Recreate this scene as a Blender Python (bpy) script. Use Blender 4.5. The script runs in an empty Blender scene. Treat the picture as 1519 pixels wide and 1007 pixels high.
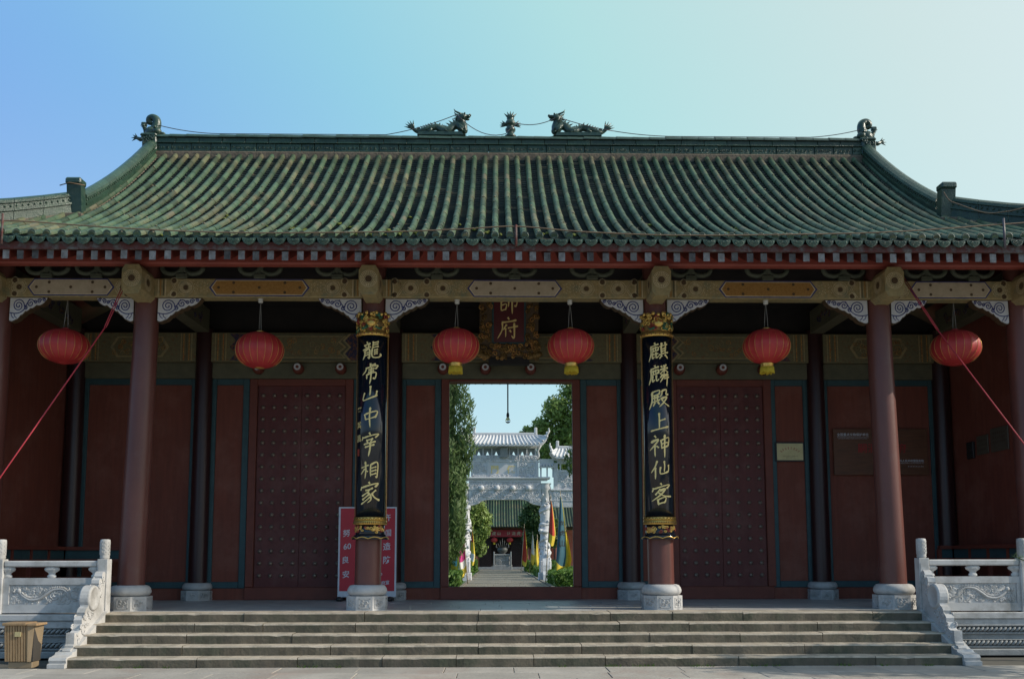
import bpy, math, random
from mathutils import Vector, Matrix
random.seed(7)
PI = math.pi
SC = bpy.context.scene
COL = SC.collection
rad = math.radians

# ------------------------------------------------------------------ camera
yaw, pitch, roll = 0.0164, 0.0997, -0.0014
cy, sy, cp, sp = math.cos(yaw), math.sin(yaw), math.cos(pitch), math.sin(pitch)
fwd = Vector((sy*cp, cy*cp, sp)); rgt = Vector((cy, -sy, 0)); up = rgt.cross(fwd)
r2 = rgt*math.cos(roll) + up*math.sin(roll); u2 = -rgt*math.sin(roll) + up*math.cos(roll)
cam = bpy.data.cameras.new('camera'); camo = bpy.data.objects.new('camera', cam); COL.objects.link(camo)
mw = Matrix((r2, u2, -fwd)).transposed().to_4x4(); mw.translation = Vector((-0.3126, -15.7526, 0.9017))
camo.matrix_world = mw
cam.sensor_width = 36; cam.sensor_fit = 'HORIZONTAL'; cam.lens = 1358/1519*36; cam.shift_y = 184.9/1519
cam.clip_start = 0.1; cam.clip_end = 5000
SC.camera = camo

# ------------------------------------------------------------------ light
SUN_EL, SUN_AZ = rad(31.5), rad(-10.5)          # azimuth measured from +x, negative = towards the viewer
sdir = Vector((math.cos(SUN_EL)*math.cos(SUN_AZ), math.cos(SUN_EL)*math.sin(SUN_AZ), math.sin(SUN_EL)))
W = bpy.data.worlds.new('World'); SC.world = W; W.use_nodes = True
nt = W.node_tree
sky = nt.nodes.new('ShaderNodeTexSky'); sky.sky_type = 'NISHITA'; sky.sun_disc = False
sky.sun_elevation = SUN_EL; sky.sun_rotation = PI/2 - SUN_AZ
sky.air_density = 1.0; sky.dust_density = 1.6; sky.ozone_density = 1.5
bg = nt.nodes['Background']; bg.inputs[1].default_value = 0.05
nt.links.new(sky.outputs[0], bg.inputs[0])
# summer haze over the clear sky: paler towards the sun and towards the horizon
def wn(t): return nt.nodes.new(t)
tcw = wn('ShaderNodeTexCoord')
dt = wn('ShaderNodeVectorMath'); dt.operation = 'DOT_PRODUCT'; dt.inputs[1].default_value = sdir
nt.links.new(tcw.outputs['Generated'], dt.inputs[0])
mr = wn('ShaderNodeMapRange'); mr.inputs[1].default_value = -1; mr.inputs[2].default_value = 1
nt.links.new(dt.outputs['Value'], mr.inputs[0])
rp = wn('ShaderNodeValToRGB'); el = rp.color_ramp.elements
el[0].position = .0; el[0].color = (.10, .24, .60, 1); el[1].position = 1.0; el[1].color = (.95, .93, .88, 1)
for p, c in ((.30, (.155, .33, .78)), (.40, (.20, .46, .79)), (.50, (.295, .64, .76)), (.60, (.46, .77, .73)), (.72, (.64, .79, .72))):
    e = el.new(p); e.color = (*c, 1)
nt.links.new(mr.outputs[0], rp.inputs[0])
sx = wn('ShaderNodeSeparateXYZ'); nt.links.new(tcw.outputs['Generated'], sx.inputs[0])
hz = wn('ShaderNodeMapRange'); hz.inputs[1].default_value = .02; hz.inputs[2].default_value = .48; hz.inputs[3].default_value = .75; hz.inputs[4].default_value = 0
hz.interpolation_type = 'SMOOTHSTEP'
nt.links.new(sx.outputs['Z'], hz.inputs[0])
mx = wn('ShaderNodeMix'); mx.data_type = 'RGBA'; mx.inputs[7].default_value = (.62, .80, .77, 1)
nt.links.new(hz.outputs[0], mx.inputs[0]); nt.links.new(rp.outputs[0], mx.inputs[6])
bk = wn('ShaderNodeMapRange'); bk.inputs[1].default_value = -.8; bk.inputs[2].default_value = .25    # unseen sky behind the viewer dimmed and tinted blue, cutting fill on the facade
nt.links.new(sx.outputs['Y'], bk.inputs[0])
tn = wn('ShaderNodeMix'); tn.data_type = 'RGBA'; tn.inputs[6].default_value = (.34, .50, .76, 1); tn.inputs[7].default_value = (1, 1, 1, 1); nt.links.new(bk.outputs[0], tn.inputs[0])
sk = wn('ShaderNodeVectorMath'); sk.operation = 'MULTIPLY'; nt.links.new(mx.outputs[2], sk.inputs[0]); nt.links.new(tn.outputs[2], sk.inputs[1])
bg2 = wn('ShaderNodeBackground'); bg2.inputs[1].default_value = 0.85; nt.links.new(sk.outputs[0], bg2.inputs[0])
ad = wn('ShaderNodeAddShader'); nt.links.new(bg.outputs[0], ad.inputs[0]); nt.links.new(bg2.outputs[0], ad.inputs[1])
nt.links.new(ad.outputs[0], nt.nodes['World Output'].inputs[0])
sl = bpy.data.lights.new('sun', 'SUN'); sl.energy = 4.2; sl.angle = rad(0.5); sl.color = (1, 0.91, 0.77)
so = bpy.data.objects.new('sun', sl); COL.objects.link(so)
so.rotation_euler = sdir.to_track_quat('Z', 'Y').to_euler(); so.location = (40, -10, 40)
SC.view_settings.view_transform = 'Standard'; SC.view_settings.look = 'None'
SC.view_settings.exposure = 0.0; SC.view_settings.gamma = 1.0
SC.cycles.max_bounces = 6

# ------------------------------------------------------------------ materials
MATS = {}
def mat(name, c1, c2=None, scale=4.0, rough=0.6, bump=0.0, bscale=25.0, metal=0.0, lo=0.35, hi=0.65, c3=None, island=0.0,
        stretch=(1, 1, 1), coat=0.0, trans=0.0, spec=0.5, c3lo=0.6, c3hi=0.72, c3scale=None, alt=None, objrand=0.0):
    m = bpy.data.materials.new(name); m.use_nodes = True; MATS[name] = m
    t = m.node_tree; N = t.nodes; L = t.links; b = N['Principled BSDF']
    b.inputs['Roughness'].default_value = rough; b.inputs['Metallic'].default_value = metal
    b.inputs['Coat Weight'].default_value = coat; b.inputs['Specular IOR Level'].default_value = spec
    if c2 is None: c2 = tuple(x*0.82 for x in c1)
    tc = N.new('ShaderNodeTexCoord'); mp = N.new('ShaderNodeMapping'); mp.inputs['Scale'].default_value = stretch
    L.new(tc.outputs['Object'], mp.inputs[0])
    n1 = N.new('ShaderNodeTexNoise'); n1.inputs['Scale'].default_value = scale; n1.inputs['Detail'].default_value = 7; n1.inputs['Roughness'].default_value = 0.65
    L.new(mp.outputs[0], n1.inputs['Vector'])
    cr = N.new('ShaderNodeValToRGB'); cr.color_ramp.elements[0].position = lo; cr.color_ramp.elements[1].position = hi
    cr.color_ramp.elements[0].color = (*c1, 1); cr.color_ramp.elements[1].color = (*c2, 1)
    L.new(n1.outputs[0], cr.inputs[0]); out = cr.outputs[0]
    if c3 is not None:
        n3 = N.new('ShaderNodeTexNoise'); n3.inputs['Scale'].default_value = c3scale or scale*0.45; n3.inputs['Detail'].default_value = 9; n3.inputs['Roughness'].default_value = 0.7
        L.new(tc.outputs['Object'], n3.inputs['Vector'])
        r3 = N.new('ShaderNodeValToRGB'); r3.color_ramp.elements[0].position = c3lo; r3.color_ramp.elements[1].position = c3hi
        L.new(n3.outputs[0], r3.inputs[0])
        mx = N.new('ShaderNodeMix'); mx.data_type = 'RGBA'; mx.inputs[7].default_value = (*c3, 1)
        L.new(r3.outputs[0], mx.inputs[0]); L.new(out, mx.inputs[6]); out = mx.outputs[2]
    if alt is not None:                      # a few whole pieces of another colour: (colour, share)
        g2 = N.new('ShaderNodeNewGeometry'); gt = N.new('ShaderNodeMath'); gt.operation = 'LESS_THAN'; gt.inputs[1].default_value = alt[1]
        L.new(g2.outputs['Random Per Island'], gt.inputs[0])
        mx = N.new('ShaderNodeMix'); mx.data_type = 'RGBA'; mx.inputs[7].default_value = (*alt[0], 1)
        L.new(gt.outputs[0], mx.inputs[0]); L.new(out, mx.inputs[6]); out = mx.outputs[2]
    if island > 0:
        g = N.new('ShaderNodeNewGeometry'); mr = N.new('ShaderNodeMapRange')
        mr.inputs[3].default_value = 1 - island; mr.inputs[4].default_value = 1 + island
        L.new(g.outputs['Random Per Island'], mr.inputs[0])
        vm = N.new('ShaderNodeVectorMath'); vm.operation = 'SCALE'; L.new(out, vm.inputs[0]); L.new(mr.outputs[0], vm.inputs['Scale']); out = vm.outputs[0]
    if objrand > 0:
        oi = N.new('ShaderNodeObjectInfo'); mr = N.new('ShaderNodeMapRange'); mr.inputs[3].default_value = 1 - objrand; mr.inputs[4].default_value = 1 + objrand*.6
        L.new(oi.outputs['Random'], mr.inputs[0])
        ofs = N.new('ShaderNodeVectorMath'); ofs.operation = 'SCALE'; ofs.inputs[0].default_value = (37, 11, 53); L.new(oi.outputs['Random'], ofs.inputs['Scale']); L.new(ofs.outputs[0], mp.inputs['Location'])
        vm = N.new('ShaderNodeVectorMath'); vm.operation = 'SCALE'; L.new(out, vm.inputs[0]); L.new(mr.outputs[0], vm.inputs['Scale']); out = vm.outputs[0]
    L.new(out, b.inputs['Base Color'])
    if bump > 0:
        n2 = N.new('ShaderNodeTexNoise'); n2.inputs['Scale'].default_value = bscale; n2.inputs['Detail'].default_value = 6
        L.new(mp.outputs[0], n2.inputs['Vector'])
        bm = N.new('ShaderNodeBump'); bm.inputs['Strength'].default_value = bump; bm.inputs['Distance'].default_value = 0.02
        L.new(n2.outputs[0], bm.inputs['Height']); L.new(bm.outputs[0], b.inputs['Normal'])
    if trans > 0:
        b.inputs['Transmission Weight'].default_value = trans
    return m

M = {}
def D(k, *a, **kw): M[k] = mat(k, *a, **kw)
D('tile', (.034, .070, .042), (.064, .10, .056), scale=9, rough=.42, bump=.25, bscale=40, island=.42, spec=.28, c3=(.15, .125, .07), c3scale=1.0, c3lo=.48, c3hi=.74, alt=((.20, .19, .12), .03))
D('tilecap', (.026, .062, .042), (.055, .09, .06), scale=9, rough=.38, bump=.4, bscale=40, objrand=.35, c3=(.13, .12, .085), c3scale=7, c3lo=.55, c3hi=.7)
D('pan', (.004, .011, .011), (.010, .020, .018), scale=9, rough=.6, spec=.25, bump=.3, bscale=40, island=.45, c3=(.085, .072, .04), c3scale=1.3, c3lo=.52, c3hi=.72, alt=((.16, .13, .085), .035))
D('pandark', (.012, .03, .024), (.02, .042, .032), scale=3, rough=.6)
D('ridgetile', (.014, .042, .028), (.034, .07, .044), scale=7, rough=.35, bump=.6, bscale=55, island=.25, c3=(.16, .16, .12), c3scale=7, c3lo=.62, c3hi=.72)
D('glazedark', (.016, .045, .036), (.04, .075, .055), scale=10, rough=.28, bump=.4, bscale=45, c3=(.12, .10, .07), c3scale=4, c3lo=.62, c3hi=.75)
D('mortar', (.17, .135, .10), (.09, .075, .055), scale=8, rough=.95, bump=.8, bscale=18)
D('crumb', (.36, .33, .25), (.24, .21, .15), scale=9, rough=.95)
D('redpaint', (.15, .028, .019), (.10, .02, .014), scale=3, rough=.5, bump=.1, bscale=30, c3=(.10, .04, .03), c3scale=2)
D('redweather', (.11, .028, .022), (.055, .027, .024), scale=6, rough=.8, bump=.3, bscale=30, c3=(.15, .135, .125), c3scale=6, c3lo=.46, c3hi=.64)
D('rafterend', (.25, .245, .24), (.075, .062, .058), scale=9, rough=.85, bump=.3, bscale=40, lo=.3, hi=.72, objrand=.6)
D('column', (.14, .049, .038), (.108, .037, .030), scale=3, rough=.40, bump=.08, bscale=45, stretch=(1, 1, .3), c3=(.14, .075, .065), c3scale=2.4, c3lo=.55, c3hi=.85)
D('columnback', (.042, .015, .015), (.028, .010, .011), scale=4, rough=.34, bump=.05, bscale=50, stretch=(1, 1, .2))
D('wallred', (.205, .053, .031), (.155, .041, .025), scale=2.2, rough=.75, bump=.15, bscale=30, stretch=(6, 6, .5), c3=(.25, .10, .07), c3scale=1.1, c3lo=.48, c3hi=.80)
D('doorred', (.125, .024, .020), (.095, .019, .016), scale=3, rough=.6, bump=.15, bscale=25, stretch=(5, 5, .4), c3=(.18, .075, .062), c3scale=1.3, c3lo=.5, c3hi=.82)
D('framered', (.18, .042, .024), (.14, .032, .019), scale=3, rough=.6, bump=.08)
D('teal', (.036, .085, .095), (.026, .062, .07), scale=5, rough=.6, bump=.08)
D('stud', (.38, .30, .24), (.24, .19, .15), scale=20, rough=.35, metal=.6)
D('dark', (.02, .016, .015), (.012, .01, .01), scale=3, rough=.8)
D('olivebeam', (.40, .31, .15), (.27, .215, .10), scale=16, rough=.65, bump=.1, c3=(.18, .20, .13), c3scale=5, c3lo=.5, c3hi=.7)
D('cloudgreen', (.085, .095, .065), (.06, .07, .05), scale=8, rough=.7)
D('purlinred', (.30, .062, .045), (.24, .05, .036), scale=3, rough=.55, bump=.1)
D('olivedull', (.13, .12, .07), (.095, .092, .056), scale=6, rough=.7, bump=.1)
D('olivepattern', (.20, .17, .085), (.13, .125, .07), scale=22, rough=.7, c3=(.20, .085, .035), c3scale=16, c3lo=.55, c3hi=.63)
D('cartwhite', (.50, .42, .31), (.42, .35, .25), scale=10, rough=.7, bump=.1)
D('cartgold', (.40, .215, .06), (.29, .15, .035), scale=30, rough=.6)
D('palepaint', (.74, .64, .44), (.52, .44, .28), scale=10, rough=.7)
D('bluepaint', (.035, .045, .20), (.028, .035, .15), scale=9, rough=.6)
D('bluedark', (.022, .026, .08), (.018, .018, .05), scale=14, rough=.6, c3=(.16, .07, .04), c3scale=14, c3lo=.5, c3hi=.55)
D('brown', (.10, .062, .03), (.075, .045, .022), scale=12, rough=.65)
D('whitepaint', (.62, .61, .62), (.53, .52, .53), scale=6, rough=.7)
D('marble', (.53, .525, .515), (.43, .43, .425), scale=2.5, rough=.65, bump=.12, bscale=60, c3=(.25, .245, .225), c3scale=2.6, c3lo=.48, c3hi=.74)
D('marblegrey', (.31, .32, .32), (.22, .23, .23), scale=3, rough=.65, bump=.4, bscale=30)
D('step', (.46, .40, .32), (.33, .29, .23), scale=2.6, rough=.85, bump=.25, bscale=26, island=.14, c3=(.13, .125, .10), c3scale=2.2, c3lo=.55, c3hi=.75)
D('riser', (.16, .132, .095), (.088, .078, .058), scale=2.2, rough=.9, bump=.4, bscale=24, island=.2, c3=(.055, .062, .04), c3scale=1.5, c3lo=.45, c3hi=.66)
D('floor', (.48, .475, .46), (.38, .375, .365), scale=2, rough=.42, bump=.12, bscale=20)
D('paver', (.40, .375, .335), (.30, .285, .255), scale=1.6, rough=.85, bump=.45, bscale=20, island=.13, c3=(.36, .29, .25), c3scale=.8, c3lo=.5, c3hi=.7)
D('joint', (.11, .10, .085), (.07, .07, .055), scale=4, rough=.95)
D('gold', (.80, .54, .16), (.62, .38, .09), scale=30, rough=.32, metal=.75, bump=.2, bscale=60)
D('goldflat', (.88, .70, .30), (.78, .58, .22), scale=20, rough=.45, metal=.15)
D('golddark', (.26, .15, .045), (.12, .07, .022), scale=18, rough=.42, metal=.5, bump=.4, bscale=60)
D('goldborder', (.40, .16, .055), (.30, .12, .03), scale=40, rough=.5, metal=.2, c3=(.55, .38, .10), c3scale=50, c3lo=.5, c3hi=.58)
D('greenorn', (.03, .14, .07), (.02, .10, .05), scale=20, rough=.4)
D('redorn', (.32, .05, .03), (.24, .035, .02), scale=20, rough=.4)
D('lacquer', (.008, .013, .022), (.006, .010, .018), scale=4, rough=.12, coat=.3)
D('plaquered', (.11, .010, .016), (.085, .008, .012), scale=5, rough=.4)
D('lanternred', (.47, .034, .034), (.38, .024, .026), scale=5, rough=.5, bump=.12, bscale=18, objrand=.12)
D('tasselyellow', (.62, .47, .03), (.50, .36, .02), scale=20, rough=.7, stretch=(9, 9, 1))
D('cordgrey', (.34, .33, .31), rough=.7)
D('cordred', (.46, .035, .05), rough=.6)
D('wire', (.20, .13, .075), (.14, .09, .055), rough=.6)
D('wirelead', (.10, .085, .10), rough=.5)
D('porcelain', (.66, .65, .61), rough=.25)
D('posterred', (.52, .025, .042), (.47, .022, .037), scale=2, rough=.5)
D('paper', (.66, .68, .74), rough=.6)
D('brass', (.56, .47, .24), (.48, .39, .19), scale=6, rough=.4, metal=.3)
D('woodboard', (.15, .055, .022), (.095, .036, .015), scale=3, rough=.55, bump=.1, stretch=(1, 1, 9))
D('ink', (.06, .02, .018), rough=.7)
D('inkred', (.36, .018, .018), rough=.6)
D('binwood', (.36, .24, .125), (.26, .165, .085), scale=4, rough=.65, bump=.25, stretch=(9, 9, 1), island=.12)
D('binbody', (.28, .21, .13), (.22, .165, .10), scale=4, rough=.6)
D('binslot', (.05, .045, .038), rough=.8)
D('bark', (.085, .065, .045), (.05, .04, .03), scale=6, rough=.9, bump=.6, stretch=(3, 3, .6))
D('leafcypress', (.085, .15, .045), (.13, .20, .065), scale=1.6, rough=.65, island=.4)
D('leafbroad', (.18, .27, .06), (.25, .33, .085), scale=1.0, rough=.55, island=.4)
D('leafdark', (.055, .115, .032), (.095, .155, .045), scale=1.0, rough=.55, island=.4)
D('leafhedge', (.09, .18, .03), (.14, .24, .045), scale=2, rough=.6, island=.4)
D('lawn', (.07, .13, .03), (.045, .09, .02), scale=3, rough=.9, bump=.5)
D('soil', (.14, .12, .09), (.10, .09, .06), scale=1, rough=.95, bump=.4)
D('archmarble', (.64, .645, .66), (.48, .485, .505), scale=3.2, rough=.7, bump=1.0, bscale=7)
D('archplain', (.64, .645, .66), (.55, .555, .57), scale=1.6, rough=.6, bump=.1)
D('pathstone', (.20, .178, .14), (.145, .13, .105), scale=.8, rough=.85, island=.14)
D('glass', (.92, .95, .95), (.9, .93, .93), rough=.05, trans=1.0)
D('blackplastic', (.02, .02, .022), rough=.4)
D('metalplate', (.10, .085, .06), (.075, .065, .045), scale=9, rough=.5)
D('bannerred', (.34, .02, .03), rough=.6)
D('bronze', (.09, .095, .09), (.055, .06, .06), scale=9, rough=.5, bump=.4)
D('moss', (.13, .15, .025), (.09, .11, .02), scale=14, rough=.95, bump=.6)
for k in ('leafcypress', 'leafbroad', 'leafdark', 'leafhedge'):          # leaves let some light through
    t = M[k].node_tree; b = t.nodes['Principled BSDF']; tl = t.nodes.new('ShaderNodeBsdfTranslucent'); ms = t.nodes.new('ShaderNodeMixShader'); ms.inputs[0].default_value = .35
    t.links.new(b.inputs['Base Color'].links[0].from_socket, tl.inputs['Color']); t.links.new(b.outputs[0], ms.inputs[1]); t.links.new(tl.outputs[0], ms.inputs[2])
    t.links.new(ms.outputs[0], t.nodes['Material Output'].inputs['Surface'])
for nm, c in (('flagred', (.50, .045, .02)), ('flagyellow', (.66, .50, .04)), ('flagblue', (.022, .10, .145)), ('flagmagenta', (.50, .03, .20)),
              ('flagcyan', (.22, .56, .62)), ('flagwhite', (.68, .68, .64))):
    D(nm, c, rough=.7)

# ------------------------------------------------------------------ mesh helper
def org(o):
    v = Vector((0, 0, 0))
    while o is not None: v += o.location; o = o.parent
    return v

class MB:
    def __init__(s): s.v = []; s.f = []; s.m = []; s.sm = []
    def add(s, vs, fs, mi=0, sm=False):
        b = len(s.v); s.v += [tuple(p) for p in vs]
        for f in fs: s.f.append(tuple(b+i for i in f)); s.m.append(mi); s.sm.append(sm)
        return s
    def box(s, x0, x1, y0, y1, z0, z1, mi=0, ch=0.0):
        if ch <= 0:
            return s.add([(x0,y0,z0),(x1,y0,z0),(x1,y1,z0),(x0,y1,z0),(x0,y0,z1),(x1,y0,z1),(x1,y1,z1),(x0,y1,z1)],
                     [(0,3,2,1),(4,5,6,7),(0,1,5,4),(1,2,6,5),(2,3,7,6),(3,0,4,7)], mi)
        c = ch; P = []; idx = {}
        X, Y, Z = (x0, x1), (y0, y1), (z0, z1)
        for i in (0, 1):
            for j in (0, 1):
                for k in (0, 1):
                    a = (1, -1)[i]; b = (1, -1)[j]; d = (1, -1)[k]
                    for ax in range(3):
                        q = [X[i]+a*c, Y[j]+b*c, Z[k]+d*c]; q[ax] -= (a, b, d)[ax]*c
                        idx[i, j, k, ax] = len(P); P.append(tuple(q))
        F = []
        for i in (0, 1):
            F.append([idx[i, j, k, 0] for j, k in ((0,0),(1,0),(1,1),(0,1))]); F.append([idx[j, i, k, 1] for j, k in ((0,0),(1,0),(1,1),(0,1))]); F.append([idx[j, k, i, 2] for j, k in ((0,0),(1,0),(1,1),(0,1))])
        for j in (0, 1):
            for k in (0, 1):
                F.append((idx[0,j,k,1], idx[1,j,k,1], idx[1,j,k,2], idx[0,j,k,2]))
                F.append((idx[j,0,k,0], idx[j,1,k,0], idx[j,1,k,2], idx[j,0,k,2]))
                F.append((idx[j,k,0,0], idx[j,k,1,0], idx[j,k,1,1], idx[j,k,0,1]))
        for i in (0, 1):
            for j in (0, 1):
                for k in (0, 1): F.append((idx[i,j,k,0], idx[i,j,k,1], idx[i,j,k,2]))
        return s.add(P, F, mi)
    def prism(s, poly, a0, a1, axis='y', mi=0, mi_side=None, sm=False):
        n = len(poly)
        def P(u, w, a): return (u, a, w) if axis == 'y' else ((a, u, w) if axis == 'x' else (u, w, a))
        vs = [P(u, w, a0) for u, w in poly] + [P(u, w, a1) for u, w in poly]
        s.add(vs, [tuple(range(n)), tuple(range(2*n-1, n-1, -1))], mi)
        return s.add(vs, [(i, (i+1) % n, n+(i+1) % n, n+i) for i in range(n)], mi if mi_side is None else mi_side, sm)
    def lathe(s, cx, cy, prof, n=24, mi=0, sm=True, a0=0.0, a1=2*PI, cap=True, dx=0.0, dz=1.0):
        # prof: (r, z); dx leans the axis per metre of height
        full = abs(a1-a0-2*PI) < 1e-6; k = n if full else n+1; vs = []
        for r, z in prof:
            for i in range(k):
                a = a0+(a1-a0)*i/n; vs.append((cx+dx*z+r*math.cos(a), cy+r*math.sin(a), z))
        fs = []
        for j in range(len(prof)-1):
            for i in range(n):
                i2 = (i+1) % k; fs.append((j*k+i, j*k+i2, (j+1)*k+i2, (j+1)*k+i))
        s.add(vs, fs, mi, sm)
        if cap and full:
            s.add(vs[:k], [tuple(range(k-1, -1, -1))], mi); s.add(vs[-k:], [tuple(range(k))], mi)
        return s
    def tube(s, path, r, n=6, mi=0, sm=True, cap=True):
        path = [Vector(p) for p in path]; m = len(path); rs = r if isinstance(r, (list, tuple)) else [r]*m
        vs = []; prev = None
        for i, p in enumerate(path):
            t = (path[min(i+1, m-1)]-path[max(i-1, 0)])
            if t.length < 1e-9: t = Vector((0, 0, 1))
            t.normalize()
            if prev is None:
                a = Vector((0, 1, 0)) if abs(t.y) < .9 else Vector((1, 0, 0)); u = t.cross(a).normalized()
            else:
                u = prev-t*prev.dot(t); u = u.normalized() if u.length > 1e-6 else t.orthogonal().normalized()
            prev = u; w = t.cross(u)
            for k in range(n):
                a = 2*PI*k/n; vs.append(p+(u*math.cos(a)+w*math.sin(a))*rs[i])
        fs = [(i*n+k, i*n+(k+1) % n, (i+1)*n+(k+1) % n, (i+1)*n+k) for i in range(m-1) for k in range(n)]
        if cap: fs += [tuple(range(n-1, -1, -1)), tuple((m-1)*n+k for k in range(n))]
        return s.add(vs, fs, mi, sm)
    def ball(s, c, rx, ry, rz, nu=14, nv=9, mi=0):
        c = Vector(c); vs = [c+Vector((0, 0, -rz))]
        for j in range(1, nv):
            b = -PI/2+PI*j/nv
            for i in range(nu):
                a = 2*PI*i/nu; vs.append(c+Vector((rx*math.cos(b)*math.cos(a), ry*math.cos(b)*math.sin(a), rz*math.sin(b))))
        vs.append(c+Vector((0, 0, rz))); T = len(vs)-1
        fs = [(0, 1+(i+1) % nu, 1+i) for i in range(nu)]
        for j in range(nv-2):
            for i in range(nu): fs.append((1+j*nu+i, 1+j*nu+(i+1) % nu, 1+(j+1)*nu+(i+1) % nu, 1+(j+1)*nu+i))
        fs += [(T, 1+(nv-2)*nu+i, 1+(nv-2)*nu+(i+1) % nu) for i in range(nu)]
        return s.add(vs, fs, mi, True)
    def spike(s, base, tip, r, n=5, mi=0): return s.tube([base, Vector(base).lerp(Vector(tip), .5), tip], [r, r*.65, r*.06], n, mi)
    def disc(s, cx, y, cz, r, n=16, mi=0):
        return s.add([(cx+r*math.cos(2*PI*i/n), y, cz+r*math.sin(2*PI*i/n)) for i in range(n)], [tuple(range(n))], mi)
    def ring(s, cx, y, cz, r0, r1, n=18, mi=0):
        vs = [(cx+r*math.cos(2*PI*i/n), y, cz+r*math.sin(2*PI*i/n)) for r in (r0, r1) for i in range(n)]
        return s.add(vs, [(i, (i+1) % n, n+(i+1) % n, n+i) for i in range(n)], mi)
    def build(s, name, mats, parent=None, label=None):
        o0 = org(parent) if parent else Vector((0, 0, 0))
        me = bpy.data.meshes.new(name)
        me.from_pydata([(x-o0.x, y-o0.y, z-o0.z) for x, y, z in s.v], [], s.f)
        if not isinstance(mats, (list, tuple)): mats = [mats]
        for k in mats: me.materials.append(M[k] if isinstance(k, str) else k)
        me.polygons.foreach_set('material_index', s.m); me.polygons.foreach_set('use_smooth', s.sm)
        me.validate(); me.update()
        o = bpy.data.objects.new(name, me); COL.objects.link(o)
        if parent: o.parent = parent
        if label: o['label'] = label
        return o

def tag(o, label, cat, group=None):
    o['label'] = label; o['category'] = cat
    if group: o['group'] = group
    return o
def thing(name, label, cat, loc=(0, 0, 0), group=None):
    o = bpy.data.objects.new(name, None); COL.objects.link(o); o.location = loc; o.empty_display_size = .2
    return tag(o, label, cat, group)
def struct(name, mb, mats):
    o = mb.build(name, mats); o['kind'] = 'structure'; return o
def dup(o, loc=None, parent=None, label=None):
    c = o.copy(); COL.objects.link(c)
    if parent is not None: c.parent = parent
    if loc is not None: c.location = loc
    if label: c['label'] = label
    for ch in list(o.children): dup(ch, None, c)
    return c

def smooth(pts, n=4):
    if len(pts) < 3: return pts
    out = []
    P = [pts[0]]+list(pts)+[pts[-1]]
    for i in range(1, len(P)-2):
        for k in range(n):
            t = k/n; a, b, c, d = P[i-1], P[i], P[i+1], P[i+2]
            out.append(tuple(.5*((2*b[j])+(-a[j]+c[j])*t+(2*a[j]-5*b[j]+4*c[j]-d[j])*t*t+(-a[j]+3*b[j]-3*c[j]+d[j])*t**3) for j in range(len(b))))
    out.append(tuple(pts[-1])); return out
def curl(mb, c, r, ang=0.0, hand=1, tr=.012, turns=1.6, plane='xz', mi=0, flat=0.5):
    """a carved spiral standing on a surface"""
    pts = []; n = 16
    for i in range(n+1):
        t = i/n; a = ang+hand*turns*2*PI*t; q = r*(1-.85*t)
        u, w = q*math.cos(a), q*math.sin(a)
        pts.append((c[0]+u, c[1], c[2]+w) if plane == 'xz' else (c[0], c[1]+u, c[2]+w))
    mb.tube(pts, [tr*(1-.4*i/n) for i in range(n+1)], 5, mi)

# ---- writing -----------------------------------------------------------------
def glyph_mesh(txt, bold=0.0):
    c = bpy.data.curves.new('t', 'FONT'); c.body = txt; c.offset = bold; c.align_x = 'CENTER'; c.align_y = 'CENTER'; c.resolution_u = 3
    o = bpy.data.objects.new('t', c); COL.objects.link(o)
    dg = bpy.context.evaluated_depsgraph_get(); dg.update()
    me = bpy.data.meshes.new_from_object(o.evaluated_get(dg))
    vs = [tuple(v.co) for v in me.vertices]; fs = [tuple(p.vertices) for p in me.polygons]
    bpy.data.objects.remove(o); bpy.data.curves.remove(c); bpy.data.meshes.remove(me)
    if vs:
        x0 = min(v[0] for v in vs); x1 = max(v[0] for v in vs); y0 = min(v[1] for v in vs); y1 = max(v[1] for v in vs)
        vs = [(v[0]-(x0+x1)/2, v[1]-(y0+y1)/2) for v in vs]
    return vs, fs
def write(mb, txt, f, size, bold=0.0, mi=0, slant=0.0):
    """f(u, w) -> xyz of a point u right, w up (metres) of the text centre"""
    vs, fs = glyph_mesh(txt, bold)
    mb.add([f(u*size, (w+slant*u)*size) for u, w in vs], fs, mi)

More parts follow.
